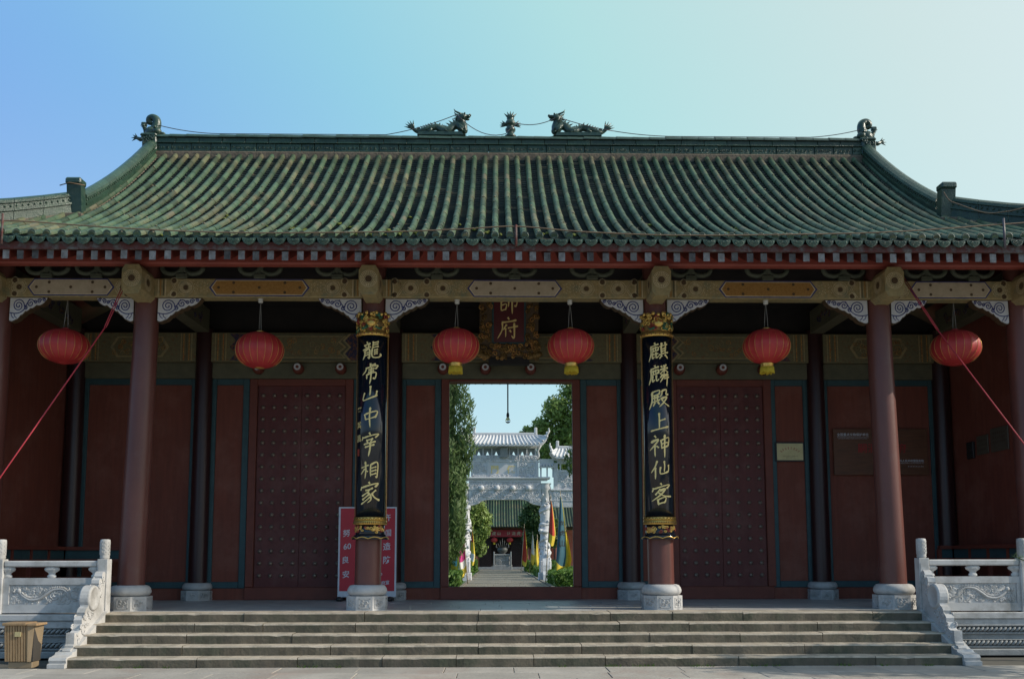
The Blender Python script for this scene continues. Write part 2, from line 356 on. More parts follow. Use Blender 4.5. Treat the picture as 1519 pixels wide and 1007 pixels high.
BRUSH = {
 '龍': "28,4 33,15;12,24 47,15;20,27 25,37;40,22 33,34;5,46 50,33;16,50 17,72 6,96;16,52 41,45 41,90 33,84;18,64 38,60;18,75 38,71;60,6 57,36;58,15 88,8;57,27 86,20;55,40 88,33;56,42 53,70 60,88 84,90 98,82 95,70;64,52 84,47;63,63 82,58;63,74 82,69",
 '虎': "48,2 47,20;50,12 74,7;28,22 22,42 4,58;26,27 84,15 72,34;38,36 68,29;36,47 66,40;54,26 48,50;30,58 29,82;30,60 74,51 71,82 60,78;51,42 50,80 44,110",
 '山': "49,6 46,60;18,40 8,76 22,80 88,60;84,34 78,66",
 '中': "20,32 26,64;22,34 84,22 74,56;26,60 76,50;50,0 50,104",
 '宰': "46,0 53,12;16,18 8,36;16,24 90,10 74,28;32,38 66,31;36,42 42,50;60,36 52,48;20,56 78,46;26,70 72,61;52,48 51,80 44,116",
 '相': "4,36 46,25;27,4 26,96;25,42 2,70;31,52 42,60;57,20 56,88;57,24 92,16 89,92 80,86;59,44 86,38;59,60 86,54;59,77 86,71",
 '家': "47,-2 53,9;14,18 7,36;14,22 90,8 76,26;32,38 68,29;52,36 38,50 14,64;42,48 56,62 58,84 42,98;51,58 16,82;56,70 10,102;82,40 62,58;62,56 76,76 100,92",
 '麒': "28,0 33,11;8,20 50,9;10,20 10,60 -2,96;16,33 47,25 44,44;23,24 22,46;34,21 34,42;16,48 47,40;18,52 18,82 29,72;15,64 29,60;36,50 37,80 50,70;37,62 47,57;53,24 98,12;65,4 64,64;83,0 82,60;65,37 82,33;65,49 82,45;50,68 102,55;66,70 52,88;80,66 98,88",
 '麟': "28,0 33,11;8,20 50,9;10,20 10,60 -2,96;16,33 47,25 44,44;23,24 22,46;34,21 34,42;16,48 47,40;18,52 18,82 29,72;36,50 37,80 50,70;60,6 66,16;88,0 79,14;54,27 98,17;75,2 74,48;72,28 54,48;77,27 98,42;65,50 54,68;63,56 76,52 54,90;82,48 75,66;80,58 100,52;74,72 104,64;90,44 88,112",
 '殿': "10,14 50,6 47,28;12,31 47,25;12,14 12,60 -4,100;18,44 48,38;26,32 26,60;39,29 38,57;14,64 52,54;28,66 17,86;40,64 50,80;62,8 61,28 50,42;62,10 86,5 84,28 98,29;54,52 88,42 72,68 48,92;60,54 76,74 104,92",
 '上': "46,0 46,86;48,44 82,35;0,94 100,78",
 '神': "22,0 31,12;4,32 40,21 24,46 -2,70;25,46 25,104;31,52 42,62;52,24 55,68;52,28 94,16 88,60;55,46 88,39;55,64 87,56;72,0 70,112",
 '仙': "32,0 20,32 -2,62;21,34 21,98;69,4 68,64;49,34 49,72 96,62;94,26 92,66",
 '客': "47,-2 54,9;14,18 7,38;14,24 92,9 76,28;47,26 22,54;42,36 70,28 46,56 4,82;36,42 60,60 104,68;34,74 37,104;34,77 72,68 66,96;37,98 68,92",
 '天': "22,20 80,9;6,50 96,34;52,14 46,54 4,102;50,54 70,80 100,98",
 '師': "20,2 13,18;14,20 15,94;14,25 40,19 37,46;16,49 38,43;18,66 42,60 39,86;17,92 41,85;46,16 100,7;54,34 52,74;54,37 96,29 92,70 83,66;73,12 72,110",
 '府': "49,-4 57,8;18,22 94,10;21,22 20,60 -4,104;44,32 26,60;38,50 38,96;49,50 102,40;82,24 82,98 68,88;58,60 66,72",
}
def brush(mb, ch, f, size, wd=8.0, mi=0):
    rnd = random.Random(ord(ch))
    for si, st in enumerate(BRUSH[ch].split(';')):
        pts = [tuple(float(q) for q in p.split(',')) for p in st.split()]
        if len(pts) == 2:
            (a, b), (c, d) = pts; L = math.hypot(c-a, d-b); k = rnd.uniform(-.05, .05)
            pts = [pts[0], ((a+c)/2+k*(d-b), (b+d)/2-k*(c-a)), pts[1]]
        P = smooth(pts, 5); n = len(P)
        vert = abs(pts[-1][1]-pts[0][1]) > 1.2*abs(pts[-1][0]-pts[0][0])
        w0 = wd*rnd.uniform(.9, 1.25)
        vs = []
        for i, (x, y) in enumerate(P):
            t = i/(n-1); x2, y2 = P[min(i+1, n-1)]; x1, y1 = P[max(i-1, 0)]
            dx, dy = x2-x1, y2-y1; l = math.hypot(dx, dy) or 1; nx, ny = -dy/l, dx/l
            w = w0*((.75+.45*math.exp(-((t-.08)/.12)**2)) * (1-.75*max(0, (t-.72)/.28)**1.5) if vert else (.62+.5*math.exp(-(t/.16)**2)+.4*math.exp(-((t-.88)/.13)**2))*(1-.5*max(0, (t-.93)/.07)))
            if t < .06: w *= .55
            for sgn in (-1, 1):
                u = (x+sgn*nx*w/2-50)/100*size; v = -(y+sgn*ny*w/2-50)/100*size
                vs.append(f(u, v, si*.0006))
        mb.add(vs, [(2*i, 2*i+1, 2*i+3, 2*i+2) for i in range(n-1)], mi)
def marks(mb, f, n, pitch_, h, mi=0, seed=1):
    """rows of tiny strokes standing for characters too small to read"""
    rnd = random.Random(seed)
    for i in range(n):
        cx = (i-(n-1)/2)*pitch_; w = pitch_*.36
        for k in range(4):
            yy = h*(-.42+.28*k); a = w*rnd.uniform(.5, 1)
            mb.add([f(cx-a, yy-h*.05), f(cx+a, yy-h*.05), f(cx+a, yy+h*.05), f(cx-a, yy+h*.05)], [(0, 1, 2, 3)], mi)
        xx = cx+rnd.uniform(-.5, .5)*w
        mb.add([f(xx-w*.12, -h/2, .0006), f(xx+w*.12, -h/2, .0006), f(xx+w*.12, h/2, .0006), f(xx-w*.12, h/2, .0006)], [(0, 1, 2, 3)], mi)


# ================================================================== SETTING
YR, YE = 3.574, -1.9                 # ridge / back wall line, eave line
GZ = -0.715                          # plaza level
rnd = random.Random(3)

def slabs(mb, x0, x1, y0, y1, z, w, d, gap=.008, jit=.003, th=.05, off=.5):
    y = y0; r = 0
    while y < y1-1e-4:
        ya = min(y+d, y1); x = x0-(r % 2)*w*off
        while x < x1-1e-4:
            ww = w*rnd.uniform(.75, 1.3); a, b = max(x, x0), min(x+ww, x1)
            if b-a > .03:
                zz = z+rnd.uniform(-jit, jit); mb.box(a+gap/2, b-gap/2, y+gap/2, ya-gap/2, zz-th, zz, 0, .006)
            x += ww
        y = ya; r += 1

m = MB(); m.add([(-900, -900, GZ-.06), (900, -900, GZ-.06), (900, 1500, GZ-.06), (-900, 1500, GZ-.06)], [(0, 1, 2, 3)])
struct('ground', m, 'soil')
m = MB(); m.box(-16, 16, -20, 9.4, GZ-.055, GZ-.03); struct('plaza_bed', m, 'joint')
m = MB(); slabs(m, -15, 15, -17, -2.09, GZ, 1.15, .62, jit=.004); struct('plaza_paving', m, 'paver')
# terrace under the hall, with its marble front left and right of the stairs
m = MB(); m.box(-10.6, 10.6, -.34, 9.1, GZ-.03, -.05); m.box(-6.62, 6.68, -.7, -.3, GZ-.03, -.06)
struct('terrace', m, 'marblegrey')
m = MB(); slabs(m, -10.5, 10.5, -.36, 9.0, 0, .95, .6, gap=.006, jit=.0015, th=.06); struct('terrace_floor', m, 'floor')
m = MB()
for i in range(5):
    zt = -.143*i; yf = -.85-.31*i
    x = -6.62
    while x < 6.68:
        L = rnd.uniform(1.0, 2.3); b = min(x+L, 6.68)
        if 6.68-b < .5: b = 6.68
        dz = rnd.uniform(-.006, .004); dy = rnd.uniform(-.008, .008)
        # worn nosing: profile in (y, z)
        run = .5 if i == 0 else .34
        ns = max(2, int((b-x)/.11)); P = []
        for k in range(ns+1):
            c = rnd.uniform(0, 1)**14*.014; w = rnd.uniform(-.001, .001); xx = x+.005+(b-x-.010)*k/ns; d2 = dz+.002*math.sin(xx*2.3+i)
            P.append([(xx, yf+dy+w, zt-.143), (xx, yf+dy+w, zt-.024-c+d2), (xx, yf+dy+.008+c*.5, zt-.007-c*.3+d2), (xx, yf+dy+.026+c, zt+d2), (xx, yf+dy+run, zt+dz), (xx, yf+dy+run, zt-.143)])
        V = [v for r_ in P for v in r_]
        m.add(V, [(5, 4, 3, 2, 1, 0), tuple(ns*6+q for q in range(6))], 1)
        for k in range(ns):
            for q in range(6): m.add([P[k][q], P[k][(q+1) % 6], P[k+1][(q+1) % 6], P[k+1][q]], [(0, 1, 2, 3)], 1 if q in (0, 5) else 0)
        x = b
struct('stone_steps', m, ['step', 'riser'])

# courtyard behind
m = MB(); m.box(-60, 60, 9.4, 140, GZ-.05, -.57); struct('lawn', m, 'lawn')
m = MB(); m.box(-1.98, 2.2, 9.4, 83, -.6, -.556); struct('path_bed', m, 'joint')
m = MB(); slabs(m, -1.95, 2.17, 9.4, 83, -.54, 1.05, .95, gap=.02, jit=.003, off=.5)
for s in (-2.05, 2.2): m.box(s, s+.16, 9.4, 83, -.6, -.50)
struct('path', m, 'pathstone')

# ================================================================== GATE HALL
hall = thing('gate_hall', 'red gate hall with round columns under a sweeping green tile roof', 'building', (0, 1.5, 0))
FX = [(-9.05, -8.97), (-6.525, -6.42), (-2.52, -2.47), (2.50, 2.46), (6.505, 6.42), (9.0, 8.92)]    # foot, head of each front column

def octagon(r, c=.414, rot=PI/8):
    return [(r*math.cos(rot+PI/4*i), r*math.sin(rot+PI/4*i)) for i in range(8)]
def plinth(parent, x, y, r, h=.42):
    b = MB(); ro = r*1.60
    h0 = h*.56
    p = octagon(ro)
    b.prism([(x+u, y+v) for u, v in p], 0, h0, 'z')
    q = octagon(ro*.97)
    b.lathe(x, y, [(r*1.18, h0), (r*1.40, h0+.02), (r*1.50, h0+h*.12), (r*1.52, h0+h*.2), (r*1.46, h0+h*.31), (r*1.32, h0+h*.41), (r*1.1, h)], 32)
    ap = ro*math.cos(PI/8)
    for k in range(8):                       # framed carving on each face
        a = -PI/2+k*PI/4
        ca, sa = math.cos(a), math.sin(a)
        def F(u, w, e=.0): return (x+ca*(ap+.002+e)-sa*u, y+sa*(ap+.002+e)+ca*u, w)
        w2, za, zb = ro*.26, h0*.16, h0*.84
        for (u0, u1, z0, z1) in ((-w2, w2, za, za+.014), (-w2, w2, zb-.014, zb), (-w2, -w2+.014, za, zb), (w2-.014, w2, za, zb)):
            vs = [F(u0, z0, .006), F(u1, z0, .006), F(u1, z1, .006), F(u0, z1, .006), F(u0, z0), F(u1, z0), F(u1, z1), F(u0, z1)]
            b.add(vs, [(0, 1, 2, 3), (4, 5, 1, 0), (5, 6, 2, 1), (6, 7, 3, 2), (7, 4, 0, 3)])
        if k in (0, 1, 7):
            for (cu, cz, rr, hd) in ((-w2*.45, h0*.42, .035, 1), (w2*.4, h0*.58, .032, -1), (w2*.1, h0*.34, .02, 1), (-w2*.3, h0*.7, .018, -1)):
                pts = [F(cu+rr*(1-.8*t/10)*math.cos(hd*t*.9), cz+rr*(1-.8*t/10)*math.sin(hd*t*.9), .004) for t in range(11)]
                b.tube(pts, .007, 4)
    return b.build('plinth', 'marble', parent)

def rosette(mb, cx, y, cz, r, dots=20, dark=0, pale=1):
    mb.disc(cx, y, cz, r*.42, 14, dark)
    for q, n, e in ((.62, dots, .0), (.80, dots+4, .0)):
        for i in range(n):
            a = 2*PI*i/n; mb.disc(cx+r*q*math.cos(a), y, cz+r*q*math.sin(a), r*.075, 5, pale)
    mb.ring(cx, y, cz, r*.94, r, 20, pale)

# --- front columns
for i, (xb, xt) in enumerate(FX):
    dx = (xt-xb)/5.4
    b = MB(); b.lathe(xb, 0, [(.222, .42), (.221, 1.0), (.216, 2.5), (.208, 4.2), (.202, 5.5), (.2, 6.1)], 36, dx=dx)
    c = b.build('column', 'column', hall)
    plinth(c, xb, 0, .222)
    # painted octagonal beam end crossing the column head
    b = MB(); w, z0, z1, ch = .165, 5.262, 5.765, .085
    poly = [(xt-w+ch*.6, z0), (xt+w-ch*.6, z0), (xt+w, z0+ch), (xt+w, z1-ch), (xt+w-ch*.6, z1), (xt-w+ch*.6, z1), (xt-w, z1-ch), (xt-w, z0+ch)]
    b.prism(poly, -.74, .12, 'y')
    n = b.build('beam_end', 'olivebeam', c)
    b = MB(); rosette(b, xt, -.743, 5.53, .145)
    b.ring(xt, -.743, 5.53, .058, .066, 14, 1)
    for s in (-1, 1):                       # rosettes on the sides
        k = MB(); rosette(k, 0, 0, 5.53, .14)
        b.add([(xt+s*(w+.003), -.45+x*1.1, z) for x, yy, z in k.v], k.f, 0); b.m[-len(k.f):] = k.m
    q = b.build('rosette', ['brown', 'palepaint'], c)

# --- painted front beams
SP = [(FX[i][1]+.2, FX[i+1][1]-.2) for i in range(5)]
ZB0, ZB1 = 5.38, 5.705
for i, (xa, xb) in enumerate(SP):
    b = MB(); b.box(xa-.08, xb+.08, -.15, .13, ZB0, ZB1, 0, .012)
    bm = b.build('painted_beam', 'olivebeam', hall)
    L = xb-xa; cx = (xa+xb)/2
    hw = {0: .62, 1: .74, 2: .70, 3: .74, 4: .60}[i]
    zc = (ZB0+ZB1)/2; y = -.154
    def cart(h, e, yy, mb, mi):
        mb.add([(cx-hw-e-.085, yy, zc), (cx-hw-e*.3, yy, zc-h), (cx+hw+e*.3, yy, zc-h), (cx+hw+e+.085, yy, zc), (cx+hw+e*.3, yy, zc+h), (cx-hw-e*.3, yy, zc+h)], [(0, 1, 2, 3, 4, 5)], mi)
    b = MB(); cart(.152, .045, y, b, 1); cart(.132, .012, y-.003, b, 2); cart(.120, -.012, y-.006, b, 0)
    for (u, v) in ((0, 0), (-.6, .085), (.6, .085), (-.6, -.085), (.6, -.085), (-.95, 0), (.95, 0)):
        b.disc(cx+u*hw, y-.009, zc+v, .026, 10, 3)
    b.build('cartouche', ['cartgold' if i in (1, 3) else 'cartwhite', 'bluepaint', 'palepaint', 'brown'], bm)
    b = MB()
    for s in (-1, 1):
        e0 = cx+s*(hw+.12); e1 = xa if s < 0 else xb; d = abs(e1-e0)
        n = 2 if d > 1.0 else 1
        for k in range(n):
            px = e0+s*(d*(.30 if n == 2 else .45)+k*.56*min(1, d/1.25)); rosette(b, px, y, zc, .105); b.ring(px, y, zc, .132, .137, 20, 1)
            for zz in (ZB0+.055, ZB1-.055):
                b.disc(px+s*.28*min(1, d/1.25), y, zz+(-.01 if zz < zc else .01), .042, 10, 0); b.ring(px+s*.28*min(1, d/1.25), y, zz+(-.01 if zz < zc else .01), .056, .062, 12, 1)
        for k in range(int(d/.05)):              # fine painted lattice
            px = e0+s*(.03+k*.05)
            if abs(px-e1) < .24: continue
            for zz in (-.105, -.05, .05, .105):
                b.disc(px, y+.001, zc+zz+(.025 if k % 2 else 0), .0075, 4, (1, 2, 3)[(k+int(zz*100)) % 3])
        # lozenge lattice, end bands
        for k in range(7):
            px = e0+s*(.04+k*.055)
            for zz in (-.06, 0, .06): b.disc(px, y, zc+zz+(.03 if k % 2 else 0), .008, 5, 1)
        if d > .9:
            for q, w, mi in ((.03, .012, 1), (.07, .02, 2), (.12, .02, 3), (.155, .012, 1)):
                x = e1-s*q; b.add([(x-w/2, y, ZB0+.015), (x+w/2, y, ZB0+.015), (x+w/2, y, ZB1-.015), (x-w/2, y, ZB1-.015)], [(0, 1, 2, 3)], mi)
            x = e1-s*.2
            for q in (0, .03):
                b.tube([(x-s*q, y, ZB0+.02), (x-s*(.10+q), y, zc), (x-s*q, y, ZB1-.02)], .004, 4, 1)
    b.build('beam_painting', ['brown', 'palepaint', 'cartgold', 'olivedull'], bm)

# --- scroll braces under the beam ends
def brace(xc, s, scale=1.0):
    zt = ZB0-.004
    poly = [(0, 0), (.77, 0), (.745, -.05), (.70, -.10)]
    for (a, bq) in (((.70, -.10), (.56, -.135)), ((.56, -.135), (.44, -.195)), ((.44, -.195), (.33, -.255)), ((.33, -.255), (.235, -.325)), ((.235, -.325), (.14, -.40)), ((.14, -.40), (.0, -.415))):
        for k in range(1, 6):
            t = k/5; bul = .026*math.sin(PI*t)
            poly.append((a[0]+(bq[0]-a[0])*t-bul*.5, a[1]+(bq[1]-a[1])*t-bul))
    P = [(xc+s*u*scale, zt+w) for u, w in poly]
    b = MB(); b.prism(P, -.085, .05, 'y', 1, 1)
    # white face inset from the rim
    cxp = sum(p[0] for p in poly)/len(poly); czp = sum(p[1] for p in poly)/len(poly)
    Q = []
    for u, w in poly:
        l = math.hypot(u-.25, w+.1) or 1; Q.append((u-(u-.25)/l*.016, min(w-(w+.1)/l*.018, -.01)))
    b.add([(xc+s*u*scale, -.088, zt+w) for u, w in Q], [tuple(range(len(Q)))], 0)
    o = b.build('scroll_brace', ['whitepaint', 'brown'], hall)
    b = MB(); y = -.091
    def sp(cu, cw, r, a0, h, turns):
        pts = []
        for i in range(26):
            t = i/25; a = a0+h*turns*2*PI*t; q = r*(1-.86*t); pts.append((xc+s*(cu+q*math.cos(a))*scale, y, zt+cw+q*math.sin(a)))
        b.tube(pts, .0085, 4)
    sp(.185, -.145, .118, -.2, 1, 2.1); sp(.425, -.105, .075, .2, 1, 1.6); sp(.60, -.065, .046, .2, 1, 1.4); sp(.69, -.045, .034, 2.8, -1, 1.3); sp(.325, -.185, .04, 2, -1, 1.3); sp(.52, -.085, .034, 2.6, -1, 1.2)
    b.tube([(xc+s*u*scale, y, zt+w) for u, w in smooth([(.01, -.27), (.10, -.285), (.20, -.275), (.29, -.22), (.34, -.13), (.40, -.03)], 4)], .008, 4)
    for q in (.04, .10): b.tube([(xc+s*u*scale, y, zt+w) for u, w in ((q, -.285), (q+.02, -.34), (q+.06, -.37))], .006, 4)
    b.build('scroll_painting', 'bluepaint', o)
for i, (xa, xb) in enumerate(SP):
    sc = 1.0 if i in (1, 2, 3) else .86
    brace(xa, 1, sc); brace(xb, -1, sc)

# --- cloud shaped supports between beam and eave purlin
for i, (xa, xb) in enumerate(SP):
    for q in ((.3, .7) if i in (0, 4) else (.2, .5, .8) if i == 2 else (.12, .5, .88)):
        x = xa+(xb-xa)*q
        b = MB()
        for s in (-1, 1):
            pts = [(x+s*.185+.17*math.cos(a), -.12, 5.91+.115*math.sin(a)) for a in [2*PI*k/20 for k in range(21)]]
            b.tube(pts, .045, 6)
        b.box(x-.10, x+.10, -.18, -.06, 5.705, 5.79, 0, .01); b.box(x-.03, x+.03, -.16, -.08, 5.79, 5.95)
        b.build('cloud_bracket', 'cloudgreen', hall)
b = MB(); b.box(-9.6, 9.6, -.62, -.42, 5.815, 6.12, 0, .03); b.build('eave_purlin', 'purlinred', hall)

# --- back wall, doors, back columns
yb = YR
BX = [-9.2, -6.52, -2.5, 2.5, 6.5, 9.2]
for x in BX:
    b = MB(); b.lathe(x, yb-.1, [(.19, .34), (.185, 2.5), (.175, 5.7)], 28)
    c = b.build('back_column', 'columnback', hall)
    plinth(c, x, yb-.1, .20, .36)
def panel(x0, x1, z0=.24, z1=4.65, parent=hall, fw=.135):
    b = MB(); b.box(x0+fw, x1-fw, yb-.03, yb+.06, z0+fw, z1-fw)
    p = b.build('wall_panel', 'wallred', parent)
    b = MB(); b.box(x0, x0+fw, yb-.07, yb+.07, z0, z1, 0, .01); b.box(x1-fw, x1, yb-.07, yb+.07, z0, z1, 0, .01)
    b.box(x0+fw, x1-fw, yb-.065, yb+.065, z0, z0+fw, 0, .01); b.box(x0+fw, x1-fw, yb-.065, yb+.065, z1-fw, z1, 0, .01)
    b.build('panel_frame', 'teal', p)
panel(-9.08, -6.65); panel(6.63, 9.08)
panel(-6.39, -5.56); panel(5.50, 6.37); panel(-3.36, -2.62); panel(2.62, 3.40); panel(-2.38, -1.50); panel(1.46, 2.38)
b = MB()                                                     # dado under the panels, and thresholds
for x0, x1 in ((-9.05, -6.70), (-6.34, -5.56), (-3.36, -2.68), (-2.32, -1.50), (1.46, 2.32), (2.68, 3.40), (5.50, 6.32), (6.68, 9.05)): b.box(x0, x1, yb-.05, yb+.06, 0, .238)
b.build('dado', 'wallred', hall)
for x0, x1 in ((-5.56, -3.36), (-1.50, 1.46), (3.40, 5.50)):
    b = MB(); b.box(x0+.002, x1-.002, yb-.10, yb+.10, 0, .262, 0, .012); b.build('threshold', 'framered', hall)
for xc, hw in ((-4.46, .93), (4.45, .93), (-.02, 1.31)):
    b = MB()
    w = 1.10 if hw < 1 else 1.48
    for s in (-1, 1):
        xa, xe = sorted((xc+s*hw, xc+s*(w-.005))); b.box(xa, xe, yb-.085, yb+.085, .264, 4.646, 0, .01)
    b.box(xc-hw, xc+hw, yb-.08, yb+.08, 4.50 if hw < 1 else 4.60, 4.645, 0, .008)
    b.build('door_frame', 'framered', hall)
STUD = []
for xc in (4.45, -4.46):
    for s in (-1, 1):
        x0, x1 = sorted((xc+s*.0015, xc+s*.925))
        b = MB(); b.box(x0, x1, yb-.035, yb+.03, .255, 4.505, 0, .006); dl = b.build('door_leaf', 'doorred', hall)
        rest = MB()
        for c in range(4):
            for r in range(16):
                x = x0+.115+c*.23; z = .50+r*.253; k = MB()
                k.lathe(0, 0, [(.045, 0), (.043, .016), (.03, .04), (.004, .05)], 10)
                if (xc > 0 and (s < 0 or c < 2)) and len(STUD) < 100:
                    if not STUD:
                        k.v = [(x+vx, yb-.035-vz, z+vy) for vx, vy, vz in k.v]; o = k.build('door_stud', 'stud', dl); o0 = (x, z); STUD.append(o)
                    else:
                        o = STUD[0].copy(); COL.objects.link(o); o.parent = dl; o.location = (x-o0[0], 0, z-o0[1]); STUD.append(o)
                else:
                    rest.add([(x+vx, yb-.035-vz, z+vy) for vx, vy, vz in k.v], k.f, 0, True)
        if rest.f: q = rest.build('door_studs', 'stud', dl); q['kind'] = 'stuff'
        if False:
            b = MB(); b.tube([(x0+.05+.07*math.cos(a), yb-.06, 2.05+.09*math.sin(a)) for a in [2*PI*k/16 for k in range(17)]], .012, 5)
            b.build('ring_handle', 'stud', dl)
# lintel board, pegs, patterned beam and dark wall above
for i in range(5):
    x0, x1 = BX[i]+.19, BX[i+1]-.19
    b = MB(); b.box(x0-.09, x1+.09, yb-.115, yb+.1, 4.648, 4.985, 0, .01); lt = b.build('door_lintel', 'olivedull', hall)
    b = MB(); b.box(x0-.03, x1+.03, yb-.20, yb+.12, 4.988, 5.62, 0, .012); pb = b.build('patterned_beam', 'olivepattern', hall)
    cx = (x0+x1)/2; L = x1-x0; y = yb-.204; zc = 5.305
    b = MB()
    hw = L*.27
    def zig(e, mi, yy, h):
        b.add([(cx-hw-e, yy, zc), (cx-hw-e+.13, yy, zc-h*.5), (cx-hw-e, yy, zc-h), (cx+hw+e, yy, zc-h), (cx+hw+e-.13, yy, zc-h*.5), (cx+hw+e, yy, zc), (cx+hw+e-.13, yy, zc+h*.5), (cx+hw+e, yy, zc+h), (cx-hw-e, yy, zc+h), (cx-hw-e+.13, yy, zc+h*.5)],
              [tuple(range(10))], mi)
    if i in (1, 2, 3):
        zig(.48, 0, y, .285); zig(.12, 1, y-.003, .285); zig(.07, 2, y-.006, .285); zig(.02, 1, y-.009, .24); zig(-.03, 3, y-.012, .22)
    else:
        b.add([(cx-.62, y, zc), (cx-.48, y, zc-.22), (cx+.48, y, zc-.22), (cx+.62, y, zc), (cx+.48, y, zc+.22), (cx-.48, y, zc+.22)], [tuple(range(6))], 1)
        b.add([(cx-.56, y-.003, zc), (cx-.44, y-.003, zc-.19), (cx+.44, y-.003, zc-.19), (cx+.56, y-.003, zc), (cx+.44, y-.003, zc+.19), (cx-.44, y-.003, zc+.19)], [tuple(range(6))], 3)
    for s in (-1, 1):
        for k in range(5):
            x = cx+s*(L/2-.06-k*.055); b.add([(x-.012, y, zc-.29), (x+.012, y, zc-.29), (x+.012, y, zc+.29), (x-.012, y, zc+.29)], [(0, 1, 2, 3)], (1, 4, 2, 4, 1)[k])
    for k in range(26):
        curl(b, (cx+rnd.uniform(-.85, .85)*hw, y-.013, zc+rnd.uniform(-.15, .15)), rnd.uniform(.04, .075), rnd.uniform(0, 6), rnd.choice((-1, 1)), .007, 1.3, mi=(4 if k % 3 else 1))
    b.build('beam_painting', ['bluedark', 'olivebeam', 'olivedull', 'olivepattern', 'goldborder'], pb)
    pegs = {1: (-5.36, -4.52, -3.62), 2: (-1.46, -.56, .40, 1.32), 3: (3.57, 4.48, 5.37)}.get(i, ())
    for px in pegs:
        b = MB()
        b.lathe(0, 0, [(.115, 0), (.12, .06), (.105, .15), (.085, .17)], 18)
        b.v = [(px+x, yb-.12-z, 4.845+yy) for x, yy, z in b.v]
        pg = b.build('door_peg', 'framered', lt)
    b = MB()
    for px in pegs: b.ring(px, yb-.294, 4.868, .034, .073, 18, 0)
    if pegs: b.build('peg_ring', 'whitepaint', lt)
b = MB(); b.prism([(-9.35, 5.62), (9.35, 5.62), (9.35, 5.75), (7.45, 6.75), (7.45, 9.2), (-7.45, 9.2), (-7.45, 6.75), (-9.35, 5.75)], yb-.02, yb+.06, 'y'); b.build('upper_wall', 'dark', hall)
for s in (-1, 1):                                            # end walls
    b = MB(); xa, xe = sorted((s*9.38, s*9.62)); b.box(xa, xe, .1, 7.4, 0, 6.6); w = b.build('end_wall', 'wallred', hall)
# tie beams running back from the front columns
for i, (xb, xt) in enumerate(FX):
    b = MB(); x = xt*.98+BX[i]*.02
    b.add([(xt-.14, .18, 5.50), (xt+.14, .18, 5.50), (BX[i]+.14, yb-.3, 5.60), (BX[i]-.14, yb-.3, 5.60), (xt-.14, .18, 5.98), (xt+.14, .18, 5.98), (BX[i]+.14, yb-.3, 6.08), (BX[i]-.14, yb-.3, 6.08)],
          [(0, 3, 2, 1), (4, 5, 6, 7), (0, 1, 5, 4), (1, 2, 6, 5), (2, 3, 7, 6), (3, 0, 4, 7)])
    t = b.build('tie_beam', 'olivedull', hall)
    b = MB()
    for s in (-1, 1):
        for k in range(5):
            f0 = .16+k*.15
            for q in range(3):
                yy = .18+(yb-.48)*(f0+q*.03); xx = xt+(BX[i]-xt)*(f0+q*.03)+s*.145
                curl(b, (xx, yy, 5.78+rnd.uniform(-.09, .09)), .07, rnd.uniform(0, 6), 1, .012, 1.2, 'yz')
    b.build('tie_beam_painting', 'bluedark', t)
b = MB(); b.box(-9.3, 9.3, -.2, yb-.05, 6.2, 6.25); b.build('ceiling', 'dark', hall)
# rear half: columns and beam on the courtyard side
for x in BX:
    b = MB(); b.lathe(x, 2*YR, [(.2, 0), (.19, 5.9)], 20); b.build('rear_column', 'column', hall)
b = MB(); b.box(-9.4, 9.4, 2*YR-.12, 2*YR+.12, 5.45, 5.85); b.build('rear_beam', 'olivedull', hall)

# ------------------------------------------------------------------ roof
ZE, ZR, RA = 5.795, 9.60, .66
XH, Y1 = 7.80, .25                      # descending ridge line, its lower end
XC = XH+(Y1-YE)                          # roof corner
def zr(y):
    t = (y-YE)/(YR-YE); return ZE+(ZR-ZE)*(RA*t+(1-RA)*t*t)
def lift(x, y=YE):
    q = max(0, (abs(x)-6.6)/(XC-6.6)); return .16*q*q*max(0, 1-(y-YE)/2.2)
def dzr(y): return (zr(y+.01)-zr(y-.01))/.02
def ystart(x): return YR-.13 if abs(x) <= XH else Y1-(abs(x)-XH)

b = MB(); ys = [YE+.04+(YR-YE-.04)*k/16 for k in range(17)]
for k in range(16):
    for (xa, xb_) in ((-XH, XH),):
        for top, dz in ((True, -.015), (False, -.14)):
            v = [(xa, ys[k], zr(ys[k])+dz), (xb_, ys[k], zr(ys[k])+dz), (xb_, ys[k+1], zr(ys[k+1])+dz), (xa, ys[k+1], zr(ys[k+1])+dz)]
            b.add(v, [(0, 1, 2, 3) if top else (3, 2, 1, 0)], 0)
n = 8                                                        # hipped corners and end slopes
for s in (-1, 1):
    for k in range(n):
        ya, yc = YE+.04+(Y1-YE-.04)*k/n, YE+.04+(Y1-YE-.04)*(k+1)/n
        xa, xc2 = XH+Y1-ya, XH+Y1-yc
        for dz in (-.015, -.14):
            b.add([(s*XH, ya, zr(ya)+dz), (s*xa, ya, zr(ya)+lift(xa, ya)+dz), (s*xc2, yc, zr(yc)+lift(xc2, yc)+dz), (s*XH, yc, zr(yc)+dz)], [(0, 1, 2, 3)], 0)
            b.add([(s*xa, ya, zr(ya)+lift(xa, ya)+dz), (s*xa, 2*YR-ya, zr(ya)+lift(xa, ya)+dz), (s*xc2, 2*YR-yc, zr(yc)+lift(xc2, yc)+dz), (s*xc2, yc, zr(yc)+lift(xc2, yc)+dz)], [(0, 1, 2, 3)], 0)
b.add([(x, yy, zz) for x in (-XH-.02,) for yy, zz in [(Y1, zr(Y1)-.2), (YR, ZR-.05), (2*YR-Y1, zr(Y1)-.2)]], [(0, 1, 2)], 0)
b.add([(x, yy, zz) for x in (XH+.02,) for yy, zz in [(Y1, zr(Y1)-.2), (YR, ZR-.05), (2*YR-Y1, zr(Y1)-.2)]], [(0, 1, 2)], 0)
roof = b.build('roof', 'redpaint', hall)

